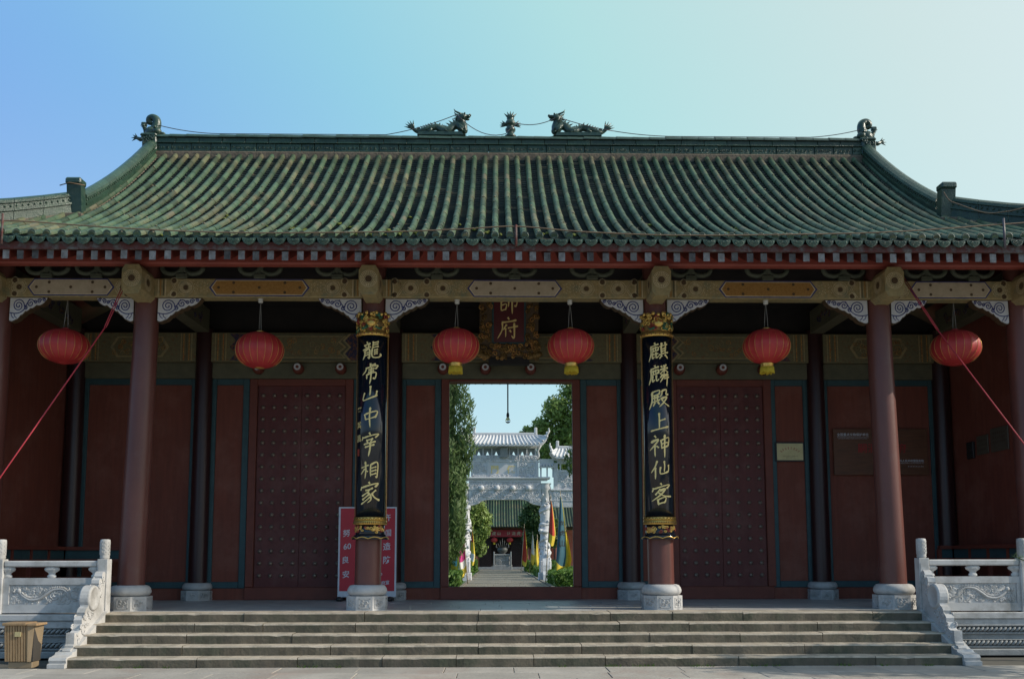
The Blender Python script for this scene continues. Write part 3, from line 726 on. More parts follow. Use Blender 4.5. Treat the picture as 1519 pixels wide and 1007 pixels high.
PITCH = .2305
rows = [(k-.5)*PITCH for k in range(-42, 44)]
rows = [x for x in rows if abs(x) < XC-.25]
bar = MB(); pan = MB(); capx = []; dripx = []
for x in rows:
    wob = [rnd.uniform(-.004, .004) for _ in range(60)]
    y = YE-.02; y_end = ystart(x); k = 0
    while y < y_end-.05:
        yn = min(y+.262, y_end)
        r0, r1 = .057, .0545
        t0, t1 = math.atan(dzr(y)), math.atan(dzr(yn))
        vs = []
        jx = wob[k % 60]; jz = rnd.uniform(-.0025, .0025)
        for (yy, rr, th) in ((y-.004, r0, t0), (yn+.004, r1, t1)):
            for q in range(8):
                a = PI*q/7-.0; u = rr*math.cos(a); h = rr*1.1*math.sin(a)+.042
                vs.append((x+u+jx, yy-h*math.sin(th), zr(yy)+lift(x, yy)+h*math.cos(th)+jz))
        bar.add(vs, [(q, q+1, q+9, q+8) for q in range(7)], 0, True)
        bar.add(vs[:8], [tuple(range(7, -1, -1))], 0)
        y = yn; k += 1
    capx.append((x, zr(YE)+lift(x)))
for x in [r+PITCH/2 for r in rows[:-1]]:
    y = YE-.045; y_end = min(ystart(x), YR-.13)
    while y < y_end-.04:
        yn = min(y+.098, y_end); vs = []
        jz = rnd.uniform(-.004, .005); jr = rnd.uniform(-.006, .006)
        for (yy, e) in ((y-.004, -.03), (y, .026), (yn+.012, -.004)):
            for q in range(5):
                u = (q/4-.5)*.21; c = .03*(2*q/4-1)**2
                vs.append((x+u, yy, zr(max(yy, YE-.05))+lift(x, yy)+c+e+jz+jr*(q-2)/2))
        pan.add(vs, [(q, q+1, q+6, q+5) for q in range(4)]+[(5+q, 6+q, 11+q, 10+q) for q in range(4)], 0)
        y = yn
    dripx.append((x, zr(YE)+lift(x)))
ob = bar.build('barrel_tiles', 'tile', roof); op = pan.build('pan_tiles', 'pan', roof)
drip = MB(); pl = []
for q in range(13):
    a = PI+PI*q/12; pl.append((.104*math.cos(a), .105*math.sin(a)*(1 if q != 6 else 1.06)))
pl += [(.07, .004), (0, -.014), (-.07, .004)]
drip.prism(pl, YE-.062, YE-.044, 'y')
for q in range(3): drip.tube([((.03+.022*q)*math.cos(PI+PI*w/6), YE-.065, -.012+(.032+.022*q)*math.sin(PI+PI*w/6)) for w in range(7)], .006, 4)
capm = MB(); capm.lathe(0, 0, [(.062, 0), (.062, .018), (.05, .022), (.045, .016), (.026, .02), (.004, .024)], 16)
capm.v = [(x, YE-.028-z, .064+y) for x, y, z in capm.v]
allt = [ob, op]
for mb_, nm, lst in ((drip, 'drip_tile', dripx), (capm, 'tile_end_cap', capx)):
    first = mb_.build(nm, 'tilecap', roof)
    for k, (x, z) in enumerate(lst):
        c = first if k == 0 else first.copy()
        if k: COL.objects.link(c); c.parent = roof
        c.location = (x, 0, z); c.rotation_euler = (0, rnd.uniform(-.03, .03), 0)
rear = MB()
for x, z in dripx: rear.add([(x+vx, 2*YR+.5-vy, z+vz) for vx, vy, vz in drip.v], drip.f, 0)
for x, z in capx: rear.add([(x+vx, 2*YR+.5-vy, z+vz) for vx, vy, vz in capm.v], capm.f, 0)
rear.build('rear_eave_tiles', 'tile', roof)
for o in allt:                                                # the courtyard slope mirrors the front
    c = o.copy(); COL.objects.link(c); c.parent = roof; c.scale.y = -1; c.location.y = 2*(YR+.25-1.5)
b = MB()
for k in range(16):
    for dz in (-.015, -.14):
        b.add([(-XH, 2*YR+.5-ys[k], zr(ys[k])+dz), (XH, 2*YR+.5-ys[k], zr(ys[k])+dz), (XH, 2*YR+.5-ys[k+1], zr(ys[k+1])+dz), (-XH, 2*YR+.5-ys[k+1], zr(ys[k+1])+dz)], [(0, 1, 2, 3)], 0)
b.build('rear_boarding', 'redpaint', roof)
# fascia board and rafters
b = MB(); b.box(-XC+.3, XC-.3, YE+.0, YE+.045, ZE-.17, ZE-.045, 0, .004); b.build('eave_board', 'redweather', roof)
b = MB(); b.box(-XC+.3, XC-.3, 2*YR-YE-.05, 2*YR-YE-.005, ZE-.17, ZE-.045); b.build('eave_board', 'redweather', roof)
RS = PITCH*.982
rb = MB(); x = 0; pr = None
path = [YE+.03, -1.2, -.5, .1]
vs = []
for yy in path:
    zc = zr(yy)-.262
    for (u, w) in ((-.05, -.07), (.05, -.07), (.05, .07), (-.05, .07)): vs.append((u, yy, zc+w))
fs = [(i*4+k, i*4+(k+1) % 4, (i+1)*4+(k+1) % 4, (i+1)*4+k) for i in range(3) for k in range(4)]
rb.add(vs, fs, 0); rb.add(vs[:4], [(3, 2, 1, 0)], 1)
first = None
for k in range(-42, 43):
    x = k*RS+.02
    if first is None:
        first = rb.build('rafter', ['redpaint', 'rafterend'], roof); first.location.x = x
    else:
        c = first.copy(); COL.objects.link(c); c.parent = roof; c.location = (x+rnd.uniform(-.01, .01), rnd.uniform(-.012, .012), rnd.uniform(-.012, .01)); c.rotation_euler = (0, rnd.uniform(-.04, .04)*0, 0)

# ridges
b = MB(); yr = YR
b.box(-XH+.05, XH-.05, yr-.185, yr+.8, ZR-.25, ZR+.03, 0, .03); b.build('ridge_mortar', 'mortar', roof)
b = MB(); x = -XH+.02
while x < XH-.02:
    w = rnd.choice((.28, .42, .42, .56)); xe = min(x+w, XH-.02); dz = rnd.uniform(-.003, .003); dy = rnd.uniform(-.004, .004)
    b.box(x+.004, xe-.004, yr-.155+dy, yr+.155, ZR+.03, ZR+.205+dz, 0, .008)
    for q in range(int((xe-x)/.09)):
        curl(b, (x+.05+q*.09, yr-.16+dy, ZR+.115), .035, rnd.uniform(0, 6), 1, .008, 1.2)
    x = xe
x = -XH+.02
while x < XH-.02:
    xe = min(x+.5, XH-.02); b.box(x+.003, xe-.003, yr-.185, yr+.185, ZR+.207, ZR+.235, 0, .006); b.box(x+.003, xe-.003, yr-.15, yr+.15, ZR+.237, ZR+.34+rnd.uniform(-.003, .003), 0, .008); x = xe
b.build('main_ridge', 'ridgetile', roof)
b = MB(); x = -XH+.02
while x < XH-.02:
    xe = min(x+.36, XH-.02); dz = rnd.uniform(-.005, .005)
    b.add([(xx, yr+rr*math.cos(PI*q/8)*1.9, ZR+.342+dz+rr*math.sin(PI*q/8)*1.15) for xx, rr in ((x, .102), (xe+.01, .096)) for q in range(9)], [(q, q+1, q+10, q+9) for q in range(8)], 0, True)
    x = xe
b.build('ridge_cap', 'glazedark', roof)
def sweep_ridge(name, pts, h, w, label=None):
    """pts: crest base points; a low wall with ledge and rounded cap following them"""
    b = MB(); n = len(pts)
    prof = [(-w*.62, -.12), (-w*.62, h*.10), (-w*.5, h*.12), (-w*.5, h*.46), (-w*.62, h*.48), (-w*.62, h*.56), (-w*.48, h*.58), (-w*.48, h*.8), (-w*.6, h*.82), (-w*.52, h*.95), (-w*.25, h*1.06), (0, h*1.1)]
    prof = prof+[(-u, v) for u, v in prof[-2::-1]]
    k = len(prof)
    for i in range(n-1):
        p, q = Vector(pts[i]), Vector(pts[i+1]); d = q-p; side = Vector((d.y, -d.x, 0)).normalized() if abs(d.x)+abs(d.y) > 1e-6 else Vector((1, 0, 0))
        q2 = p.lerp(q, .985)
        vs = [tuple(P+side*u+Vector((0, 0, v))) for P in (p, q2) for u, v in prof]
        b.add(vs, [(j, j+1, k+j+1, k+j) for j in range(k-1)], 0); b.add(vs[:k], [tuple(range(k))], 0); b.add(vs[k:], [tuple(range(k-1, -1, -1))], 0)
        L_ = d.length; m_ = max(1, int(L_/.085))
        for sg in (-1, 1):
            for j in range(m_):
                P_ = p+d*((j+.5)/m_)+side*sg*w*.5+Vector((0, 0, h*.69)); b.ball(P_, .018, .018, .02, 6, 4)
        for sg in (-1, 1):
            b.add([tuple(P+side*sg*u+Vector((0, 0, v))) for P in (p, q) for u, v in ((w*.62+.03, -.06), (w*.62+.002, h*.10))], [(0, 1, 3, 2)], 1)
    return b.build(name, ['ridgetile', 'mortar'], roof)
for s in (-1, 1):
    yy = [YR-.02+(Y1+.02-YR)*k/11 for k in range(12)]
    sweep_ridge('descending_ridge', [(s*XH, q, zr(q)) for q in yy], .40, .21)
    hp = [(s*(XH+(Y1-q)), q, zr(q)+lift(XH+Y1-q, q)) for q in [Y1-.12+(YE+.05-Y1+.12)*k/6 for k in range(7)]]
    sweep_ridge('hip_ridge', hp, .42, .2)
    hp2 = [(x, 2*YR-q, z) for x, q, z in hp]; sweep_ridge('hip_ridge', hp2, .34, .2)
    sweep_ridge('descending_ridge', [(s*XH, 2*YR-q, zr(q)) for q in yy], .40, .21)
    # block closing the descending ridge
    b = MB(); z = zr(Y1-.05)
    b.add([(s*XH+u*.125, Y1-.09+v*.09-w*.10, z-.05+w*.66) for w in (0, 1) for u, v in ((-1, -1), (1, -1), (1, 1), (-1, 1))], [(0, 3, 2, 1), (4, 5, 6, 7), (0, 1, 5, 4), (1, 2, 6, 5), (2, 3, 7, 6), (3, 0, 4, 7)])
    b.box(s*XH-.14, s*XH+.14, Y1-.305, Y1-.06, z+.50, z+.62, 0, .025)
    b.box(s*XH-.19, s*XH+.19, Y1-.3, Y1+.1, z-.14, z-.03, 1, .02)
    b.build('ridge_end_block', ['glazedark', 'mortar'], roof)
    # curled ornament at the ridge end
    b = MB(); x0 = s*(XH+.04); zt = ZR
    b.box(x0-.16, x0+.16, yr-.2, yr+.2, zt+.03, zt+.36, 0, .03)
    b.box(x0-.20, x0+.16, yr-.22, yr+.22, zt+.34, zt+.42, 0, .03)
    # body rising and curling outwards
    body = smooth([(-.10, .40), (-.13, .52), (-.08, .62), (.02, .70), (.06, .78), (.0, .87), (-.1, .90), (-.17, .84), (-.15, .76), (-.09, .77)], 5) if False else smooth([(-.02, .40), (-.03, .50), (-.05, .60), (-.08, .70), (-.065, .80), (.0, .855), (.075, .835), (.10, .775), (.06, .735), (.02, .76)], 5)
    nb = len(body)
    b.tube([(x0+s*u, yr, zt+w) for u, w in body], [.125-.08*i/nb for i in range(nb)], 8)
    b.ball((x0-s*.12, yr-.08, zt+.50), .10, .1, .085); b.ball((x0-s*.24, yr-.05, zt+.46), .055, .06, .04)      # snout
    b.ball((x0+s*.02, yr, zt+.50), .15, .14, .15); b.ball((x0-s*.10, yr-.16, zt+.57), .03, .03, .03)
    for k in range(6): b.spike((x0+s*(.06+.02*k), yr-.05, zt+.45+.04*k), (x0+s*(.16+.02*k), yr-.06, zt+.50+.03*k), .03)
    for k in range(12): curl(b, (x0+rnd.uniform(-.13, .13), yr-.21, zt+rnd.uniform(.1, .4)), .05, rnd.uniform(0, 6), s, .013, 1.3)
    # sword hilt and tail at the back
    b.tube([(x0+s*.15, yr, zt+.44), (x0+s*.19, yr, zt+.66)], [.035, .045], 6); b.box(x0+s*.195-.055, x0+s*.195+.055, yr-.05, yr+.05, zt+.66, zt+.74, 0, .015)
    b.tube([(x0+s*.14, yr, zt+.38), (x0+s*.27, yr, zt+.36), (x0+s*.36, yr, zt+.40)], [.06, .05, .03], 6)
    for a in (-.5, .1, .7, 1.2): b.spike((x0+s*.34, yr, zt+.40), (x0+s*(.34+.13*math.cos(a)), yr, zt+.38+.13*math.sin(a)), .025)
    b.build('ridge_ornament', 'glazedark', roof, 'curled dark green ornament at the %s end of the roof ridge' % ('left' if s < 0 else 'right'))

# dragons on the ridge
def dragon(xc, s, label):
    """s=+1: head towards +x"""
    b = MB(); z0 = ZR+.455
    def P(u, w, v=0): return (xc+s*u*1.13, yr+v, z0+w)
    bs = [(-.46, .0), (-.44, .06), (-.3, .085), (.1, .07), (.40, .075), (.44, .0)]
    poly = [(xc+s*u*1.13, z0+w) for u, w in bs]
    b.prism(poly, yr-.12, yr+.12, 'y')
    body = smooth([(-.56, .20), (-.50, .15), (-.43, .12), (-.32, .155), (-.20, .20), (-.09, .23), (.0, .17), (.08, .125), (.17, .16), (.23, .25), (.31, .29), (.37, .22), (.42, .15), (.43, .24), (.40, .34), (.38, .42), (.44, .455)], 5)
    nb = len(body); rr = [min(.034+.085*(i/nb)*1.6, .090) for i in range(nb)]
    b.tube([P(u, w, .02*math.sin(i*.3)) for i, (u, w) in enumerate(body)], rr, 8)
    # fins along the back
    for i in range(6, nb-6, 2):
        u, w = body[i]; u2, w2 = body[i+1]; d = math.hypot(u2-u, w2-w) or 1; nx, nz = -(w2-w)/d, (u2-u)/d
        if nz < -.2: continue
        r = rr[i]; b.spike(P(u+nx*r*.8, w+nz*r*.8), P(u+nx*(r+.055)-.025, w+nz*(r+.055)), .022, 4)
    # tail fan
    for a in (1.5, 1.9, 2.25, 2.6, 2.95): b.spike(P(-.54, .19), P(-.56+.17*math.cos(a), .20+.19*math.sin(a)), .032, 5)
    # head: skull, snout, jaw, horns, mane, whisker
    b.ball(P(.43, .47), .085, .075, .065); b.ball(P(.51, .475), .065, .055, .042); b.ball(P(.555, .50), .03, .045, .028); b.ball(P(.50, .405), .058, .042, .02)
    for v in (-.045, .045):
        b.tube([P(.40, .50, v), P(.33, .53, v*1.3), P(.27, .56, v*1.5), P(.245, .61, v*1.5)], [.026, .022, .018, .005], 5)
        b.ball(P(.455, .525, v*1.2), .02, .018, .018)
    for k in range(9):
        a = 2.2+k*.28; b.spike(P(.39, .43, rnd.uniform(-.05, .05)), P(.39+.15*math.cos(a), .43+.13*math.sin(a), rnd.uniform(-.08, .08)), .03, 5)
    b.ball(P(.45, .15), .075, .08, .075)                       # pearl under the chest
    for u, w, fo in ((.33, .22, .10), (.05, .16, .06), (-.22, .17, -.04)):
        for v in (-.09, .09):
            b.tube([P(u, w, v*.4), P(u+.03, w-.04, v), P(u+fo, .09, v)], [.04, .034, .026], 6)
            for c in (-.03, 0, .03): b.spike(P(u+fo, .09, v+c), P(u+fo+.06, .075, v+c*1.4), .015, 4)
    b.build('ridge_dragon', 'glazedark', roof, label)
dragon(-1.54, 1, 'dark green glazed dragon on the ridge facing right'); dragon(1.46, -1, 'dark green glazed dragon on the ridge facing left')
b = MB(); z0 = ZR+.45
b.lathe(-.02, yr, [(.12, z0), (.13, z0+.03), (.09, z0+.06), (.07, z0+.1), (.11, z0+.15), (.115, z0+.19), (.07, z0+.24), (.10, z0+.27), (.125, z0+.31), (.10, z0+.37), (.06, z0+.41), (.085, z0+.43), (.03, z0+.46)], 18)
for a in (1.57, 1.2, 1.95, .8, 2.35): b.spike((-.02, yr, z0+.42), (-.02+.2*math.cos(a), yr, z0+.42+.19*math.sin(a)), .04)
for s in (-1, 1):
    for a in (.9, .45, .0, -.35): b.spike((-.02+s*.1, yr, z0+.29), (-.02+s*(.1+.14*math.cos(a)), yr, z0+.28+.14*math.sin(a)), .032)
b.build('ridge_finial', 'glazedark', roof)
b = MB()                                                     # moss cushions and dry weeds caught on the tiles
for k in range(46):
    x = rnd.choice((rnd.uniform(-6.5, -1.5), rnd.uniform(-6.5, 7))); y = YE+.15+abs(rnd.gauss(0, .8))
    if y > 2.8: continue
    x = round((x-PITCH*.0)/PITCH)*PITCH
    for q in range(rnd.randint(1, 4)):
        yy = y+q*.07; b.ball((x+rnd.uniform(-.05, .05), yy, zr(yy)+.03), rnd.uniform(.025, .06), rnd.uniform(.03, .07), rnd.uniform(.015, .035), 7, 5)
b.build('roof_moss', 'moss', roof)
b = MB()                                                     # crumbs of pale mortar at the tile joints
for k in range(420):
    x = rnd.choice(rows); y0 = YE+.1; y1 = ystart(x)-.1
    if y1 < y0+.3: continue
    y = y0+(y1-y0)*rnd.random()**1.2; y = YE-.02+.262*round((y-YE)/.262)
    if y > y1: continue
    a = rnd.uniform(.5, 2.6); th = math.atan(dzr(y)); h = .058*1.1*math.sin(a)+.044
    b.ball((x+.058*math.cos(a), y-h*math.sin(th), zr(y)+h*math.cos(th)), rnd.uniform(.008, .024), rnd.uniform(.01, .03), rnd.uniform(.006, .012), 6, 4)
b.build('mortar_crumbs', 'crumb', roof)

# ================================================================== THINGS ON THE HALL
def couplet(xc, chars, side, label):
    R = .262; dx = 0
    root = thing('couplet_board', label, 'couplet board', (xc, -.2, 1.2))
    A = rad(74)
    def S(u, w, e=0.0):                     # point on the curved face
        a = u/R; return (xc+(R+e)*math.sin(a), -(R+e)*math.cos(a), w)
    def band(mb, z0, z1, e0, e1, a=A, n=22, mi=0, flare=0):
        vs = []
        for z, f in ((z0, flare), (z1, 0)):
            for e in (e0, e1):
                for i in range(n+1):
                    t = -a+2*a*i/n; vs.append((xc+(R+e+f)*math.sin(t), -(R+e+f)*math.cos(t), z))
        k = n+1; fs = []
        for i in range(n):
            fs += [(k+i, k+i+1, 3*k+i+1, 3*k+i), (2*k+i, 2*k+i+1, i+1, i), (i, i+1, k+i+1, k+i), (3*k+i, 3*k+i+1, 2*k+i+1, 2*k+i)]
        fs += [(0, k, 3*k, 2*k), (k+n, n, 2*k+n, 3*k+n)]
        mb.add(vs, fs, mi, True)
    zb0, zb1 = 1.56, 4.71
    b = MB(); band(b, zb0, zb1, -.022, .0); b.build('panel', 'lacquer', root)
    b = MB()
    for s in (-1, 1):
        for q in range(2):
            vs = []
            for z in (1.50, 4.72):
                for i in range(4):
                    t = s*(A-.05+.045*i); e = .012+.006*q; vs.append((xc+(R+e)*math.sin(t), -(R+e)*math.cos(t), z))
            b.add(vs, [(i, i+1, 5+i, 4+i) for i in range(3)], 0) if q else None
        b.tube([S(s*R*(A-.07), z, .012) for z in (1.50, 3.1, 4.72)], .006, 6, 1)
    b.build('border', ['goldborder', 'golddark'], root)
    # carved crest with leaves
    b = MB(); band(b, 4.74, 5.03, .004, .02, A+.02, mi=1); band(b, 4.68, 4.745, .006, .035, A+.02, mi=0)
    r = random.Random(5+side)
    for k in range(46):
        u = r.uniform(-.33, .33); z = r.uniform(4.77, 5.06)
        rr = r.uniform(.03, .055); a0 = r.uniform(0, 6); h = r.choice((-1, 1))
        b.tube([S(u+rr*(1-.8*t/9)*math.cos(a0+h*t*.85), z+rr*(1-.8*t/9)*math.sin(a0+h*t*.85), .026+.01*t/9) for t in range(10)], .013, 5, (0, 0, 0, 2, 0, 3)[k % 6])
    for i in range(9):
        u = -.32+.08*i; b.ball(S(u, 5.055+.022*(i % 2), .02), .035, .03, .035, 8, 6, 0)
    b.ball(S(0, 4.90, .03), .085, .04, .07, 12, 8, 0)
    for s in (-1, 1):
        b.ball(S(s*.035, 4.93, .065), .014, .014, .014, 8, 6, 3); b.tube([S(s*.06, 4.82, .05), S(s*.13, 4.79, .05), S(s*.17, 4.84, .045)], [.022, .018, .006], 5, 2)
    for i in range(22): b.ball(S(-.33+.0314*i, 4.712, .037), .011, .008, .013, 6, 4, 3 if i % 2 else 0)
    b.build('carved_crest', ['gold', 'golddark', 'greenorn', 'redorn'], root)
    b = MB(); band(b, 1.50, 1.56, .0, .028, A+.02, mi=0); band(b, 1.43, 1.50, .0, .032, A+.02, mi=0)
    for i in range(24): b.ball(S(-.33+.0287*i, 1.465, .034), .013, .008, .016, 6, 4, 1)
    for i in range(12):
        u = -.31+.0564*i; b.tube([S(u-.02, 1.515, .03), S(u, 1.548, .031), S(u+.02, 1.515, .03)], .006, 4, 1)
    band(b, 1.19, 1.43, -.02, .0, A-.06, mi=3); band(b, 1.18, 1.27, -.02, .012, A-.04, mi=3, flare=.055)
    for k in range(34):
        u = r.uniform(-.31, .31); z = r.uniform(1.31, 1.40); rr = r.uniform(.022, .04); a0 = r.uniform(0, 6); h = r.choice((-1, 1))
        b.tube([S(u+rr*(1-.8*t/8)*math.cos(a0+h*t*.85), z+rr*(1-.8*t/8)*math.sin(a0+h*t*.85), .012) for t in range(9)], .011, 5, 0 if k % 4 else 2)
    pts = []
    for i in range(49):
        u = -.33+.66*i/48; pts.append(S(u*1.08, 1.195+.028*abs(math.sin(i*PI/12)), .060))
    b.tube(pts, .009, 5, 0)
    b.build('carved_foot', ['gold', 'golddark', 'redorn', 'lacquer'], root)
    b = MB()
    for ch, z, sz in chars: brush(b, ch, lambda u, v, e=0: S(u+.0, z+v+.10*u, .004+e), sz*.84, 9.0)
    if side < 0:
        for ch, z in (('董', 3.38), ('其', 3.13), ('昌', 2.90)): write(b, ch, lambda u, w, z=z: S(-.225+u, z+w, .005), .13, .012, 0, .1)
        b.add([S(-.262, 2.60, .005), S(-.20, 2.60, .005), S(-.20, 2.72, .005), S(-.262, 2.72, .005)], [(0, 1, 2, 3)], 1)
    b.build('lettering', ['goldflat', 'redorn'], root)
couplet(-2.475, [('龍', 4.42, .40), ('虎', 4.03, .40), ('山', 3.66, .38), ('中', 3.26, .40), ('宰', 2.82, .42), ('相', 2.36, .38), ('家', 1.97, .42)], -1,
        'black couplet board with gold characters and red seal on the column left of the doorway')
couplet(2.478, [('麒', 4.40, .40), ('麟', 4.0, .41), ('殿', 3.58, .40), ('上', 3.18, .38), ('神', 2.78, .42), ('仙', 2.36, .38), ('客', 1.95, .42)], 1,
        'black couplet board with gold characters, without a seal, on the column right of the doorway')

# name plaque above the doorway: leans forward
root = thing('name_plaque', 'red name plaque with gold characters in a carved gilt frame hanging over the doorway', 'plaque', (-.07, 2.6, 4.9))
def PL(u, w, e=0.0):                        # u right, w up from the lower edge; leans out at the top
    return (-.07+u, 2.72-.16*w-e, 4.98+w)
def pbox(mb, u0, u1, w0, w1, e0, e1, mi=0):
    P = [PL(u, w, e) for e in (e0, e1) for u, w in ((u0, w0), (u1, w0), (u1, w1), (u0, w1))]
    mb.add(P, [(0, 1, 2, 3), (7, 6, 5, 4), (0, 4, 5, 1), (1, 5, 6, 2), (2, 6, 7, 3), (3, 7, 4, 0)], mi)
b = MB(); pbox(b, -.34, .34, .28, 2.2, -.04, .0); b.build('board', 'plaquered', root)
b = MB()
for u0, u1, w0, w1 in ((-.345, -.31, .24, 2.2), (.31, .345, .24, 2.2), (-.31, .31, .24, .275)): pbox(b, u0, u1, w0, w1, -.03, .014)
b.build('inner_edge', 'teal', root)
b = MB()
for u0, u1, w0, w1 in ((-.60, -.35, .10, 2.3), (.35, .60, .10, 2.3), (-.60, .60, -.02, .235)): pbox(b, u0, u1, w0, w1, -.06, .03, 1)
r = random.Random(11)
for k in range(210):
    if k < 70: u, w = r.uniform(-.62, .62), r.uniform(-.06, .22)
    else: u, w = r.choice((-1, 1))*r.uniform(.37, .62), r.uniform(.1, 2.2)
    if abs(u) > .58: u = math.copysign(.56+.06*math.sin(w*7)**2, u)
    rr = r.uniform(.035, .065); a0 = r.uniform(0, 6); h = r.choice((-1, 1))
    b.tube([PL(u+rr*(1-.8*t/8)*math.cos(a0+h*t*.85), w+rr*(1-.8*t/8)*math.sin(a0+h*t*.85), .035+.02*t/8) for t in range(9)], .015, 5, 0 if k % 3 else 2)
for s in (-1, 1):
    for k in range(3): b.ball(PL(s*(.60-.07*k), .03-.02*k, .03), .09, .04, .07, 10, 7, 0)
b.build('carved_frame', ['golddark', 'brown', 'goldborder'], root)
b = MB(); pbox(b, -.42, .42, -.16, -.02, -.2, -.02); b.build('bracket', 'dark', root)
b = MB()
for ch, w in (('天', 1.60), ('師', 1.08), ('府', .56)): brush(b, ch, lambda u, v, e=0, w=w: PL(u-.02, w+v, .005+e), .40, 9)
b.build('lettering', 'goldflat', root)

# ------------------------------------------------------------------ lanterns
def lantern(x, z, rx, rz, hook, tassel, label, zh=5.38):
    root = thing('red_lantern', label, 'lantern', (x, 0, z), 'red lanterns hanging under the front beams')
    N = 20; b = MB(); vs = []; prof = []
    for j in range(21):
        a = -PI/2+.16+(PI-.32)*j/20; prof.append((rx*math.cos(a)**.9, rz*math.sin(a)/math.sin(PI/2-.16)))
    n2 = N*4; fs = []
    for r_, zz in prof:
        for i in range(n2):
            a = 2*PI*i/n2; q = r_*(1-.028*abs(math.sin(a*N/2))**.7*(r_/rx)**.5) if True else r_
            q = r_*(1-.03*(math.cos(a*N)*-.5+.5)*(r_/rx)); vs.append((x+q*math.cos(a), q*math.sin(a), z+zz))
    for j in range(20):
        for i in range(n2): fs.append((j*n2+i, j*n2+(i+1) % n2, (j+1)*n2+(i+1) % n2, (j+1)*n2+i))
    b.add(vs, fs, 0, True); b.build('lantern_body', 'lanternred', root)
    b = MB()
    for i in range(N):
        a = 2*PI*i/N; pts = []
        for j in range(3, 16):
            r_, zz = prof[j]; pts.append((x+(r_+.001)*math.cos(a), (r_+.001)*math.sin(a), z+zz))
        b.tube(pts, [.001]+[.0027]*11+[.001], 4)
    b.build('gold_lines', 'gold', root)
    b = MB(); q = prof[0][0]
    b.lathe(x, 0, [(q, z-rz-.005), (q+.012, z-rz+.005), (q, z-rz+.02)], 24); b.lathe(x, 0, [(q*.8, z+rz-.01), (q, z+rz+.01), (q*.6, z+rz+.03), (.02, z+rz+.035)], 24)
    b.build('collar', 'gold' if tassel or hook else 'lanternred', root)
    b = MB()
    for s in (-1, 1): b.tube([(x+s*.035, 0, z+rz+.02), (x+s*.02, 0, (z+rz+zh)/2), (x+.0, 0, zh-.02)], .0045, 5)
    b.build('cord', 'cordgrey', root)
    if hook:
        b = MB(); b.lathe(x, 0, [(.03, zh-.075), (.045, zh-.06), (.04, zh-.03), (.05, zh-.002)], 14); b.build('hook', 'porcelain', root)
    if tassel:
        b = MB(); b.lathe(x, 0, [(.105, z-rz-.075), (.11, z-rz-.06), (.115, z-rz-.0)], 20, 0)
        rr = random.Random(int(x*10))
        for i in range(30):
            a = 2*PI*i/30; l = rr.uniform(.10, .125); b.tube([(x+.108*math.cos(a), .108*math.sin(a), z-rz-.06), (x+.118*math.cos(a), .118*math.sin(a), z-rz-.06-l)], .013, 4, 1)
        b.build('tassel', ['gold', 'tasselyellow'], root)
    q = random.Random(int(x*7)); root.rotation_euler = (q.uniform(-.02, .02), q.uniform(-.025, .025), q.uniform(0, 6))
lantern(-7.83, 4.53, .42, .295, False, False, 'flattened red lantern at the far left, in front of the left end wall')
lantern(-4.45, 4.47, .415, .315, True, False, 'red lantern without tassel between the left outer column and the left couplet board')
lantern(-1.03, 4.55, .41, .305, True, True, 'red lantern with yellow tassel hanging left of the name plaque')
lantern(.98, 4.55, .41, .305, True, True, 'red lantern with yellow tassel hanging right of the name plaque')
lantern(4.43, 4.56, .41, .305, True, True, 'red lantern with yellow tassel between the right couplet board and the right outer column')
lantern(7.78, 4.54, .42, .305, False, False, 'red lantern without tassel at the far right, crossed by a red cord')

# ------------------------------------------------------------------ notices
root = thing('notice_stand', 'red notice board with white border and white writing standing behind the left couplet column', 'notice board', (-2.96, 3.0, 0))
yq = 2.95
b = MB(); b.box(-3.535, -2.355, yq, yq+.03, .08, 1.90, 0, .004); b.build('board', 'paper', root)
b = MB(); b.add([(-3.50, yq-.002, .20), (-2.39, yq-.002, .20), (-2.385, yq-.002, 1.87), (-3.495, yq-.002, 1.87)], [(0, 1, 2, 3)]); b.build('red_sheet', 'posterred', root)
b = MB()
def PN(cx, cz): return lambda u, w: (cx+u, yq-.005, cz+w)
for t, u, w, sz in (('齐', -2.545, 1.68, .15), ('努', -3.37, 1.37, .15), ('建', -2.72, 1.37, .15), ('国', -2.53, 1.37, .15), ('60', -3.35, 1.10, .16), ('打', -2.75, 1.10, .15), ('造', -2.55, 1.10, .16),
                    ('良', -3.38, .83, .15), ('消', -2.75, .83, .15), ('防', -2.55, .83, .16), ('安', -3.37, .54, .15), ('。', -2.66, .54, .15), ('天师府宣', -2.66, .36, .085)):
    write(b, t, PN(u, w), sz, .012, 0, .12)
b.build('lettering', 'paper', root)
b = MB()
for x in (-3.45, -2.44):
    b.box(x-.02, x+.02, yq+.032, yq+.06, .02, 1.88); b.box(x-.03, x+.03, yq-.22, yq+.28, .005, .05, 0, .008); b.tube([(x, yq+.05, .9), (x, yq+.30, .03)], .012, 5); b.ball((x-.02, yq-.18, .05), .07, .09, .05)
b.build('stand', 'blackplastic', root)

